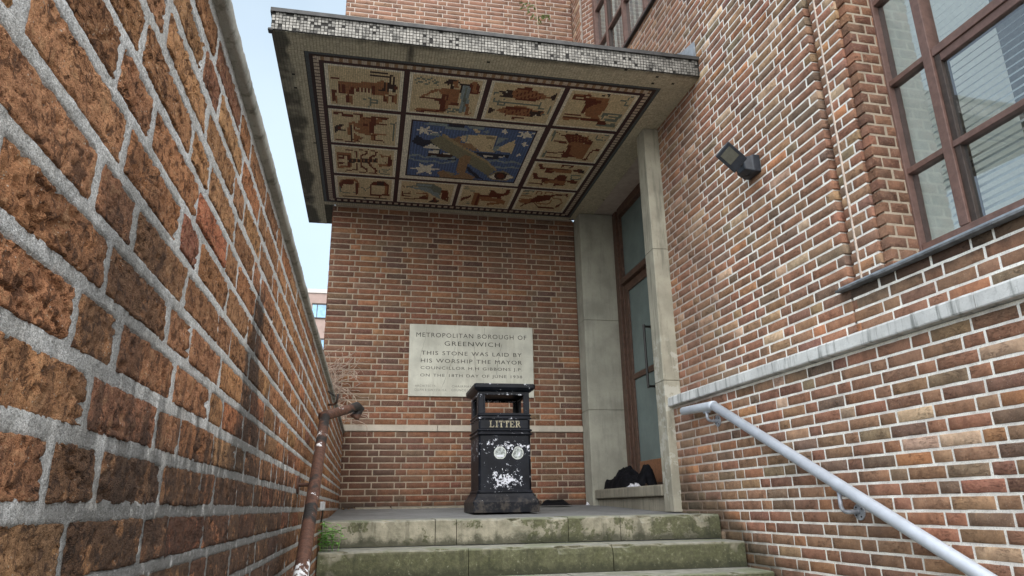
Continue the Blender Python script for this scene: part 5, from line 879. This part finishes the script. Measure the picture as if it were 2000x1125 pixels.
for i in range(nx):
    for j in range(ny):
        x, y = MX0 + i * bx, MY0 + j * by; xm, ym = x + bx/2, y + by/2
        if any(a - .002 < xm < b + .002 and c - .002 < ym < d + .002 for a, b, c, d in covered): continue
        dL, dR, dF, dB = xm - MX0, MX1 - xm, ym - MY0, MY1 - ym; e = min(dL, dR, dF, dB); v = rm.uniform(.85, 1.12)
        if e < .028: c = 'h'
        elif e < .050: c = 'k'
        elif e < .092:
            if e == dF or e == dB: c = 'w' if (i % 5) < 3 else ('o2' if e == dF else 'm')
            else: c = 'w' if (j % 4) < 3 else 'm'
        else: c = 'm'
        gx, gy = (.0007, .0006)
        mb.box(x + gx, x + bx - gx, y + gy, y + by - gy, HS - .0032 + rm.uniform(-.0005, .0005), HS - .0005, tuple(q * v for q in CC[c]))
o = mb.build('mosaic_border', M['tiles'], cn); o['kind'] = 'stuff'
# lead apron where the canopy meets the wall
mb = MB(); fr = FR(D2); P = [(-4.40, 3.452), (-4.83, 3.452), (-4.83, 3.66), (-4.78, 3.752), (-4.67, 3.768), (-4.62, 3.748), (-4.40, 3.60)]
pts = [fr(a, z, .004 + .003 * (i % 2)) for i, (a, z) in enumerate(P)] + [fr(a, z, .012 + .004 * (i % 2)) for i, (a, z) in enumerate(P)]
P = [(-4.385, 3.45), (-4.385, 3.60), (-4.43, 3.70), (-4.62, 3.745), (-4.70, 3.775), (-4.80, 3.752), (-4.84, 3.66), (-4.84, 3.45)]
P = [(-4.385, 3.45), (-4.385, 3.615), (-4.60, 3.665), (-4.66, 3.70), (-4.78, 3.69), (-5.05, 3.52), (-5.12, 3.45)]
m_ = len(P); vs = [fr(a, z, .004) for a, z in P] + [fr(a, z, .014) for a, z in P]
mb.add(vs, [tuple(range(m_))[::-1], tuple(range(m_, 2*m_))] + [(i, (i+1)%m_, m_+(i+1)%m_, m_+i) for i in range(m_)]); mb.build('lead_apron', M['lead'], cn)

# ================================================================= litter bin
bz = -.043
bn = root('litter_bin', (1.07, 5.82, bz), 'black square litter bin with peeling paint standing in front of the inscribed stone', 'litter bin')
BX, BY = 1.069, 5.80
def ring(hx, hy, z, ch=.012): return [(BX + sx * (hx - (ch if i else 0)), BY + sy * (hy - (0 if i else ch)), z) for sx, sy, od in ((-1,-1,(0,1)),(1,-1,(1,0)),(1,1,(0,1)),(-1,1,(1,0))) for i in od]
def loft(nm, prof, mt=M['bin'], bev=.003):
    mb = MB(); mb.loft([ring(hx, hy, z, ch) for hx, hy, z, ch in prof]); return mb.build(nm, mt, bn, bevel=bev)
loft('base', [(.262, .268, bz, .006), (.262, .268, .035, .006), (.255, .262, .050, .012), (.236, .246, .078, .012), (.228, .238, .100, .012)])
loft('body', [(.212, .222, .098, .016), (.222, .232, .104, .014), (.222, .232, .118, .014), (.212, .222, .124, .016), (.212, .222, .545, .016)])
loft('moulding', [(.213, .223, .546, .014), (.225, .235, .553, .012), (.225, .235, .563, .012), (.214, .224, .568, .014), (.214, .224, .578, .014), (.225, .235, .583, .012), (.225, .235, .592, .012), (.213, .223, .598, .014)])
loft('sign_band', [(.211, .221, .598, .015), (.211, .221, .672, .015)])
loft('moulding', [(.213, .223, .672, .014), (.223, .233, .677, .012), (.223, .233, .686, .012), (.214, .224, .690, .014), (.214, .224, .700, .014), (.221, .231, .704, .012), (.221, .231, .712, .012), (.211, .221, .718, .015)])
# hood: four corner posts, top and bottom rails, thin walls round the openings
z0, z1 = .718, .897; oz0, oz1 = .724, .868
mb = MB(); t_ = .018; hx, hy = .210, .220; ox = .158
for sy in (-1, 1):
    ya, yb_ = sorted((BY + sy * hy, BY + sy * (hy - t_)))
    mb.box(BX - hx + .003, BX - ox, ya, yb_, z0, z1); mb.box(BX + ox, BX + hx - .003, ya, yb_, z0, z1); mb.box(BX - ox, BX + ox, ya, yb_, z0, oz0); mb.box(BX - ox, BX + ox, ya, yb_, oz1, z1)
for sx in (-1, 1):
    xa, xb = sorted((BX + sx * (hx + .0015), BX + sx * (hx - t_)))
    yy0, yy1 = BY - hy + t_ + .0015, BY + hy - t_ - .0015; oy = .115
    mb.box(xa, xb, yy0, BY - oy, z0 + .0015, z1 - .0015); mb.box(xa, xb, BY + oy, yy1, z0 + .0015, z1 - .0015); mb.box(xa, xb, BY - oy, BY + oy, z0 + .0015, oz0); mb.box(xa, xb, BY - oy, BY + oy, oz1, z1 - .0015)
mb.build('hood', M['bin'], bn, bevel=.004)
mb = MB(); fy = BY - hy - .007                        # raised frame round the front opening
for (a, b, c, d) in ((BX - ox - .014, BX + ox + .014, oz1, oz1 + .013), (BX - ox - .014, BX + ox + .014, oz0 - .013, oz0), (BX - ox - .014, BX - ox, oz0, oz1), (BX + ox, BX + ox + .014, oz0, oz1)): mb.box(a, b, fy, BY - hy + .002, c, d)
mb.build('opening_frame', M['bin'], bn, bevel=.003)
loft('lid', [(.215, .225, .895, .012), (.236, .246, .906, .012), (.252, .262, .925, .012), (.252, .262, .952, .012), (.244, .254, .958, .012), (.05, .05, .990, .01)])
def slab_letters():
    mb = MB(); y0, y1 = BY - .221 - .004, BY - .221 + .001; z0, z1 = .609, .661; sw_, th = .0085, .0045
    def v(x): mb.box(x - sw_/2, x + sw_/2, y0, y1, z0, z1)
    def s_(x, z, hw=.010): mb.box(x - hw, x + hw, y0 - .0002, y1, z, z + th)
    x = BX - .115
    v(x); s_(x, z0); s_(x, z1 - th); mb.box(x, x + .028, y0 + .0002, y1, z0, z0 + th); mb.box(x + .023, x + .028, y0, y1, z0 + th, z0 + .016)      # L
    x += .050; v(x); s_(x, z0); s_(x, z1 - th)                                                                                               # I
    for dx in (.036, .082):                                                                                                                 # T T
        q = BX - .065 + dx; v(q); s_(q, z0); mb.box(q - .019, q + .019, y0 + .0002, y1, z1 - th, z1)
        for e in (-1, 1): mb.box(q + e * .0165 - .0025, q + e * .0165 + .0025, y0, y1, z1 - .015, z1 - th)
    q = BX + .050; v(q); s_(q, z0); s_(q, z1 - th)                                                                                           # E
    for z, l_ in ((z0, .029), (z1 - th, .027), ((z0 + z1) / 2 - th / 2, .019)): mb.box(q, q + l_, y0 + .0002, y1, z, z + th)
    mb.box(q + .025, q + .029, y0, y1, z0 + th, z0 + .015); mb.box(q + .023, q + .027, y0, y1, z1 - .015, z1 - th)
    q = BX + .098; v(q); s_(q, z0); s_(q, z1 - th)                                                                                           # R
    mb.box(q, q + .018, y0 + .0002, y1, z1 - th, z1); mb.box(q, q + .018, y0 + .0002, y1, z0 + .024, z0 + .024 + th); mb.box(q + .016, q + .0235, y0, y1, z0 + .0275, z1 - .004)
    mb.add([(q + .008, y0, z0 + .026), (q + .016, y0, z0 + .026), (q + .032, y0, z0), (q + .022, y0, z0), (q + .008, y1, z0 + .026), (q + .016, y1, z0 + .026), (q + .032, y1, z0), (q + .022, y1, z0)], [(0,3,2,1),(4,5,6,7),(0,1,5,4),(1,2,6,5),(2,3,7,6),(3,0,4,7)])
    mb.build('litter_lettering', M['bin_letters'], bn)
M['bin_letters'] = mat_plain('worn_gilt', (.30, .27, .19), .6, var=.55, scale=60)
slab_letters()
M['sticker'] = mat_plain('scratched_sticker', (.30, .33, .32), .5, var=.75, scale=45); M['sticker_rim'] = mat_plain('sticker_rim', (.50, .53, .50), .5, var=.3, scale=60)
for cx, cut in ((BX - .040, 'b'), (BX + .100, 'l')):
    yf = BY - .2225; cz = .408; n_ = 28
    def circ(r): 
        out = []
        for k in range(n_):
            a = 2 * pi * k / n_; x, z = r * cos(a), r * sin(a)
            if cut == 'l': d_ = x * cos(2.7) + z * sin(2.7); lim = r * .72; 
            else: d_ = -z; lim = r * .92
            if d_ > lim:
                if cut == 'l': x -= (d_ - lim) * cos(2.7); z -= (d_ - lim) * sin(2.7)
                else: z += d_ - lim
            out.append((cx + x, z + cz))
        return out
    A_, B_ = circ(.050), circ(.043)
    mb = MB(); mb.add([(x, yf, z) for x, z in A_] + [(x, yf - .0012, z) for x, z in A_] , [tuple(range(n_, 2*n_))[::-1]] + [(k, (k+1)%n_, n_+(k+1)%n_, n_+k) for k in range(n_)]); s1 = mb.build('sticker', M['sticker_rim'], bn)
    mb = MB(); mb.add([(x, yf - .0013, z) for x, z in B_] + [(x, yf - .0020, z) for x, z in B_], [tuple(range(n_, 2*n_))[::-1]] + [(k, (k+1)%n_, n_+(k+1)%n_, n_+k) for k in range(n_)]); mb.build('sticker_print', M['sticker'], s1)
    s_b = MB()
    if cut == 'b': s_b.box(cx - .030, cx + .030, yf - .0028, yf - .0021, cz - .030, cz - .016)
    else: s_b.add([(cx + .0 + dx, yf - .0028 + dy, cz - .022 + dz) for dy in (0, .0007) for dx, dz in ((0, 0), (.016, -.006), (.026, .024), (.012, .028))], [(0,1,2,3),(7,6,5,4),(0,4,5,1),(1,5,6,2),(2,6,7,3),(3,7,4,0)])
    s_b.build('sticker_flash', M['label'], s1)

# ================================================================= handrails
hr = root('handrail', (2.35, 3.0, -.3), 'pale galvanised tube handrail fixed to the side wall on the right', 'handrail')
p1 = Vector((2.334, 4.484, .647)); p2 = Vector((2.382, 2.52, -.288)); dd = (p2 - p1)
def bend(a, b, c, r=.05, n=6):
    a, b, c = Vector(a), Vector(b), Vector(c); u_, v_ = (a - b).normalized() * r, (c - b).normalized() * r; out = []
    for i in range(n + 1):
        t = i / n; out.append((b + u_) * (1-t)**2 + b * 2 * t * (1-t) + (b + v_) * t**2)
    return [a] + out + [c]
mb = MB(); mb.tube([p1 + dd * .004, p1 + dd * 1.75], .0315, 20); mb.build('rail_tube', M['galv'], hr, smooth=True)
mb = MB(); e0 = Vector((2.323, 4.94, .668)); tp = [e0 + Vector((0, .012, 0))] + [e0, p1 + (e0 - p1) * .05]
mb.tube([e0 + Vector((0, .014, .0)), e0 + Vector((0, .010, 0)), e0, p1 + (p1 - e0).normalized() * -.02, p1 + (p1 - e0).normalized() * .014], [.010, .022, .0300, .0322, .0322], 20); mb.build('end_tube', M['galv'], hr, smooth=True)
for (c, tp) in (((2.407, 4.572, .553), p1 + (e0 - p1) * .22), ((2.439, 3.262, -.053), p1 + dd * ((4.484 - 3.30) / (4.484 - 2.52)))):
    mb = MB(); c = Vector(c); mb.disc(c, NR, .040, .007, 24)
    mb.build('wall_rose', M['galv_dark'], hr, bevel=.0015)
    mb = MB(); q = tp - Vector((0, 0, .036)); m1 = c + NR * .055 + Vector((0, .0, .0)); mb.tube(bend(c + NR * .004, Vector((q.x, q.y, c.z)), q, .035, 8) if abs(q.z - c.z) > .04 else [c, q], .0105, 10); o = mb.build('bracket_arm', M['galv_dark'], hr, smooth=True)
    mb = MB(); dirn = (e0 - p1).normalized() if c.z > .2 else dd.normalized(); mb.tube([q - dirn * .045, q + dirn * .045], .008, 8); mb.build('saddle', M['galv_dark'], hr)
    for a in range(4):
        mb = MB(); an = a * pi / 2 + .6; mb.disc(c + NR * .007 + UR * .027 * cos(an) + ZR * .027 * sin(an), NR, .0045, .003, 6); mb.build('screw', M['handle'], hr)

hl = root('handrail', (-.19, 3.0, 0), 'rusty tube handrail with flaking white paint on the left boundary wall', 'handrail')
q1 = Vector((-.205, 3.40, .420)); q2 = Vector((-.178, 2.33, -.152)); dq = q2 - q1
mb = MB(); mb.tube([q1 + dq * t for t in (-.01, .1, .3, .5, .7, .9, 1.3, 1.7)], .0225, 20); mb.build('rail_tube', M['rail_left'], hl, smooth=True)
mb = MB(); k1 = Vector((-.055, 3.66, .500)); mb.tube([q1 + Vector((-.012, -.02, -.008)), q1 + Vector((.03, .055, .017)), q1 + (k1 - q1) * .6, k1 + Vector((-.01, -.012, .0)), k1 + Vector((.006, .012, -.012)), k1 + Vector((-.004, .012, -.030)), k1 + Vector((-.018, .008, -.050)), k1 + Vector((-.022, .008, -.058))], [.022, .0235, .0225, .022, .022, .020, .024, .027], 18)
mb.build('bent_end', M['rail_left'], hl, smooth=True)
mb = MB(); mb.tube([(XL, 4.55, .630), (-.225, 4.55, .632), (-.205, 4.50, .640), (-.200, 4.49, .69)], .007, 8); mb.tube([(XL + .002, 4.45, .70), (-.215, 4.48, .672)], .006, 8); mb.build('bracket_arm', M['rail_left'], hl, smooth=True)
for yy in (2.9, 1.9):
    mb = MB(); t = (3.40 - yy) / (3.40 - 2.33); pr_ = q1 + dq * t; mb.tube([(XL, yy, pr_.z - .06), (pr_.x, yy, pr_.z - .06), (pr_.x, yy, pr_.z - .02)], .008, 8); mb.disc((XL, yy, pr_.z - .06), (1, 0, 0), .035, .006, 16); mb.build('bracket_arm', M['rail_left'], hl, smooth=False)

# ================================================================= floodlight
fl_ = root('floodlight', (2.4, 3.83, 2.2), 'black floodlight and junction box fixed high on the side wall bricks', 'lamp')
fr = FR(D2); mb = MB()
rings = []
for w_, s_ in ((.0, .062), (.055, .062), (.062, .056), (.105, .046), (.110, .040)):
    rings.append([fr(-3.80 + dx * s_ * 1.15, 2.175 + dz * s_, w_) for dx, dz in ((-1,-1),(1,-1),(1,1),(-1,1))])
mb.loft(rings); mb.build('junction_box', M['black_plastic'], fl_, bevel=.006)
cH = RC @ Vector(((1428 - 1000) / F, (307 - 562.5) / F, 1)) * 4.42
ax = RC @ Vector((.80, .56, .30)).normalized(); ay = RC @ Vector((.62, -.76, -.22)); ay = (ay - ax * ay.dot(ax)).normalized(); n_f = ax.cross(ay)
if n_f.dot(cH) > 0: n_f = -n_f
hf = lambda a, b, c: cH + ax * a + ay * b + n_f * c
mb = MB(); mb.loft([[hf(a * s_, b * s2, c) for a, b in ((-1,-1),(1,-1),(1,1),(-1,1))] for c, s_, s2 in ((-.022, .070, .042), (-.012, .083, .055), (.006, .088, .060), (.012, .086, .058))]); head = mb.build('lamp_head', M['black_plastic'], fl_, bevel=.004)
mb = MB(); mb.obox(hf, -.066, .026, -.040, .040, .0125, .0145); mb.build('lens', M['lens'], fl_)
mb = MB()
for k in range(5): mb.obox(hf, -.06 + k * .024, -.052 + k * .024, -.045, .045, -.036, -.020)
mb.build('cooling_fins', M['black_plastic'], fl_)
mb = MB(); mb.obox(hf, .0, .032, .0595, .0605, -.012, .006); mb.build('rating_label', M['label'], fl_)
mb = MB(); a0 = hf(.088, .0, -.01); b0 = fr(-3.80, 2.20, .105); mb.tube([a0, a0 + (b0 - a0) * .5 + Vector((0, 0, .012)), b0], .011, 10); mb.disc(hf(.075, .035, -.03), ay, .012, .012, 12); mb.disc(a0 + (b0-a0) * .35, Vector((0, 0, 1)), .014, .018, 12); mb.build('swivel_arm', M['black_plastic'], fl_)
mb = MB(); c0 = hf(.06, -.03, -.02); mb.tube([c0, c0 + Vector((.01, -.02, -.05)), (c0 + fr(-3.80, 2.12, .06)) / 2 + Vector((0, 0, -.055)), fr(-3.81, 2.115, .05)], .0035, 6); mb.build('cable', M['handle'], fl_, smooth=True)

# ================================================================= small things
rc = random.Random(21)
def heap(x0, x1, y0, y1, zb, hfun, nm, mt, label, cat, amp=.03, n=46):
    vs = []
    for j in range(n + 1):
        for i in range(n + 1):
            u_, v_ = i / n, j / n; h = max(0, hfun(u_, v_)); e = min(1, h / .04)
            x = x0 + (x1 - x0) * u_ + .02 * fbm(u_ * 4, v_ * 4, 3, 2); y = y0 + (y1 - y0) * v_ + .02 * fbm(u_ * 4, v_ * 4, 8, 2)
            z = zb + h + e * amp * (abs(fbm(u_ * 3.2 + 1.5 * v_, v_ * 4.6, 1, 4)) - .12)
            vs.append((x, y, max(zb + .001, z)))
    fs = []
    for j in range(n):
        for i in range(n):
            q = [j*(n+1)+i, j*(n+1)+i+1, (j+1)*(n+1)+i+1, (j+1)*(n+1)+i]
            if max(vs[k][2] for k in q) > zb + .003: fs.append(tuple(q))
    mb = MB(); mb.add(vs, fs); o = mb.build(nm, mt, None, smooth=True); return tag(o, label, cat)
def jh(u_, v_):   # v: from near (0) to far (1)
    h = .17 * math.exp(-((v_ - .50) / .22) ** 2 - ((u_ - .62) / .40) ** 2) + .15 * math.exp(-((v_ - .13) / .12) ** 2 - ((u_ - .72) / .30) ** 2) + .05 * math.exp(-((v_ - .8) / .16) ** 2 - ((u_ - .5) / .4) ** 2)
    r_ = ((u_ - .55) / .50) ** 2 + ((v_ - .48) / .50) ** 2; r_ += .25 * fbm(u_ * 3, v_ * 3, 5, 3)
    return h * max(0, min(1, (1.0 - r_) * 5)) + .022 * max(0, min(1, (1 - r_) * 9))
heap(2.33, 2.62, 6.12, 7.30, .152, jh, 'black_jacket', M['cloth'], 'crumpled black jacket dumped on the door threshold', 'clothes', .055)
heap(1.62, 2.02, 6.85, 7.15, .002, lambda u_, v_: .055 * math.exp(-((u_ - .55) / .34) ** 4 - ((v_ - .5) / .34) ** 2) - .004, 'black_bag', M['cloth'], 'small flat black bag lying on the porch floor by the wall', 'bag', .02, 26)
for i, (x, y, s_, lb) in enumerate(((2.345, 6.10, .055, 'white rag beside the black jacket, nearer the right jamb'), (2.345, 6.22, .050, 'white rag half under the black jacket on the threshold'))):
    heap(x - .02, x + .05, y - s_, y + s_, .152, lambda u_, v_: .030 * math.exp(-((u_ - .5) / .34) ** 4 - ((v_ - .5) / .36) ** 4) - .003, 'white_rag', M['white_cloth'], lb, 'rag', .02, 12)
heap(2.17, 2.21, 7.02, 7.07, .001, lambda u_, v_: .035 * math.exp(-((u_ - .5) / .3) ** 2 - ((v_ - .5) / .3) ** 2) - .003, 'paper_scrap', M['white_cloth'], 'tiny white paper scrap by the foot of the far jamb', 'litter', .012, 8)
mb = MB(); mb.box(XL - .002, -.235, 4.40, 4.47, -.005, .045); o = mb.build('cable_box', M['box'], None, bevel=.005); tag(o, 'small grey box low on the boundary wall above the weed', 'box')
mb = MB(); mb.tube([(-.245, 4.43, -.003), (-.247, 4.43, -.03), (-.252, 4.44, -.07)], .005, 6); mb.build('cable', M['handle'], o)

# weed on the step
def leaf(mb, p, d, upv, L, W_, col=None, curl=.25):
    d = Vector(d).normalized(); s_ = d.cross(Vector(upv)).normalized(); nn = s_.cross(d).normalized()
    P = [Vector(p)]
    for t, w_ in ((.25, .75), (.55, 1.0), (.8, .62)):
        c = Vector(p) + d * L * t - nn * curl * L * t * t
        P += [c - s_ * W_ * w_ / 2 + nn * W_ * .10, c - nn * W_ * .05, c + s_ * W_ * w_ / 2 + nn * W_ * .10]
    P.append(Vector(p) + d * L - nn * curl * L)
    mb.add(P, [(0,2,1),(0,3,2),(1,2,5,4),(2,3,6,5),(4,5,8,7),(5,6,9,8),(7,8,10),(8,9,10)], col)
wd = root('weed', (-.22, 4.52, -.231), 'leafy green weed growing at the left end of the steps', 'plant')
mst = MB(); rl = random.Random(31); nleaf = 0
for s_ in range(9):
    b = Vector((-.215 + rl.uniform(-.03, .07), 4.47 + rl.uniform(-.09, .06), -.231)); tip = b + Vector((rl.uniform(-.02, .05), rl.uniform(-.09, .02), rl.uniform(.09, .19)))
    P = [b, (b + tip) / 2 + Vector((rl.uniform(-.01, .01), rl.uniform(-.01, .01), 0)), tip]; mst.tube(P, .0016, 5)
    for k in range(9):
        t = .25 + .75 * k / 8; p = b + (tip - b) * t; a = k * 2.4 + s_
        ml = MB(); leaf(ml, p, (cos(a), sin(a) - .35, rl.uniform(.0, .5)), (0, 0, 1), rl.uniform(.032, .052), rl.uniform(.021, .032)); ml.build('leaf', M['leaf'], wd, smooth=False)
mst.build('stem', M['leaf'], wd)
# sapling rooted on the canopy
sp = root('sapling', (1.25, 4.80, 3.458), 'thin self-sown sapling with small pale leaves growing on the canopy', 'plant')
ms = MB(); st = [(1.262, 4.82, 3.458), (1.262, 4.83, 3.7), (1.250, 4.82, 3.95), (1.235, 4.83, 4.2), (1.20, 4.83, 4.45), (1.17, 4.84, 4.7)]; ms.tube(st, [.006, .005, .0045, .004, .003, .002], 6)
for k in range(15):
    t = rl.uniform(1.0, 4.6); i = int(t); p = Vector(st[i]) + (Vector(st[i+1]) - Vector(st[i])) * (t - i); a = rl.uniform(0, 2*pi)
    e = p + Vector((cos(a) * .12, sin(a) * .10, rl.uniform(-.02, .10))); ms.tube([p, (p + e) / 2 + Vector((0, 0, .01)), e], .0018, 5)
    for q in range(9):
        pp_ = p + (e - p) * (.3 + .75 * q / 8) + Vector((rl.uniform(-.02, .02),) * 3); aa = rl.uniform(0, 2*pi)
        ml = MB(); leaf(ml, pp_, (cos(aa), sin(aa), rl.uniform(-.4, .3)), (0, 0, 1), rl.uniform(.028, .044), rl.uniform(.013, .020)); ml.build('leaf', M['leaf_pale'], sp)
ms.build('stem', M['twig'], sp)
# bare climber over the far end of the boundary wall
cl = root('bare_climber', (-.40, 7.25, .79), 'tangle of bare brown climber stems over the far end of the boundary wall', 'climbing plant')
mc = MB(); rv_ = random.Random(44)
for s_ in range(80):
    p = Vector((rv_.uniform(-.52, -.36), rv_.uniform(7.15, 7.42), rv_.uniform(.75, 1.35))); a = rv_.uniform(-.2, 1.2); P = [p.copy()]; L = rv_.randint(6, 15); v = Vector((rv_.uniform(-.1, .5), rv_.uniform(-.3, .1), rv_.uniform(.3, 1))).normalized()
    for k in range(L):
        v = (v + Vector((rv_.uniform(-.55, .6), rv_.uniform(-.3, .3), rv_.uniform(-.62, .40)))).normalized(); p = p + v * .042; p.y = min(p.y, 7.43); p.x = min(p.x, -.02); p.z = min(p.z, 1.68)
        P.append(p.copy())
    mc.tube(P, rv_.uniform(.0022, .0045), 5)
mc.build('stems', M['twig'], cl, smooth=True)
mc = MB(); mc.tube([(-.250, 7.0, .80), (-.243, 7.05, .3), (-.246, 7.1, -.0)], .005, 5); 
# fallen leaves by the wall foot
for i, (x, y) in enumerate(((-.20, 7.30), (-.12, 7.32), (-.235, 7.10), (-.05, 7.36), (-.17, 7.22))):
    ml = MB(); a = rl.uniform(0, 6); leaf(ml, (x, y, fz(x, y) + .006), (cos(a), sin(a), .15), (0, 0, 1), .06, .04); o = ml.build('dead_leaf', M['dead']); tag(o, ['dead brown leaf second from the left wall, against the porch back wall', 'dead brown leaf in the middle of the corner litter by the back wall', 'dead brown leaf tight against the boundary wall, nearest the steps', 'dead brown leaf farthest from the boundary wall in the porch corner', 'dead brown leaf lying a little out from the back wall in the corner'][i], 'leaf', 'dead leaves in the porch corner')

# distant block beyond the wall
fb = root('distant_building', (-6, 60, -1.7), 'distant pale brick office block with blue window seen past the porch wall', 'building')
mb = MB(); mb.box(-13, -1.0, 60, 72, -1.7, 18.25); mb.build('wall', M['far_wall'], fb)
mb = MB(); mb.box(-13.02, -.98, 59.9, 60, 17.95, 18.3); mb.build('parapet', M['far_band'], fb)
for r_ in range(4):
    for c_ in range(4):
        x = -5.24 + (c_ - 2) * 3.0; z = 15.76 - r_ * 3.1
        mb = MB(); mb.box(x, x + 1.12, 59.96, 60.02, z, z + 1.15); f_ = mb.build('window', M['far_glass'], fb)
        mb = MB(); mb.box(x - .06, x + 1.18, 59.90, 60.01, z + 1.15, z + 1.27); mb.box(x - .06, x + 1.18, 59.9, 60.01, z - .1, z); mb.box(x + .36, x + .42, 59.93, 59.97, z, z + 1.15); mb.build('frame', M['wframe2'], f_)
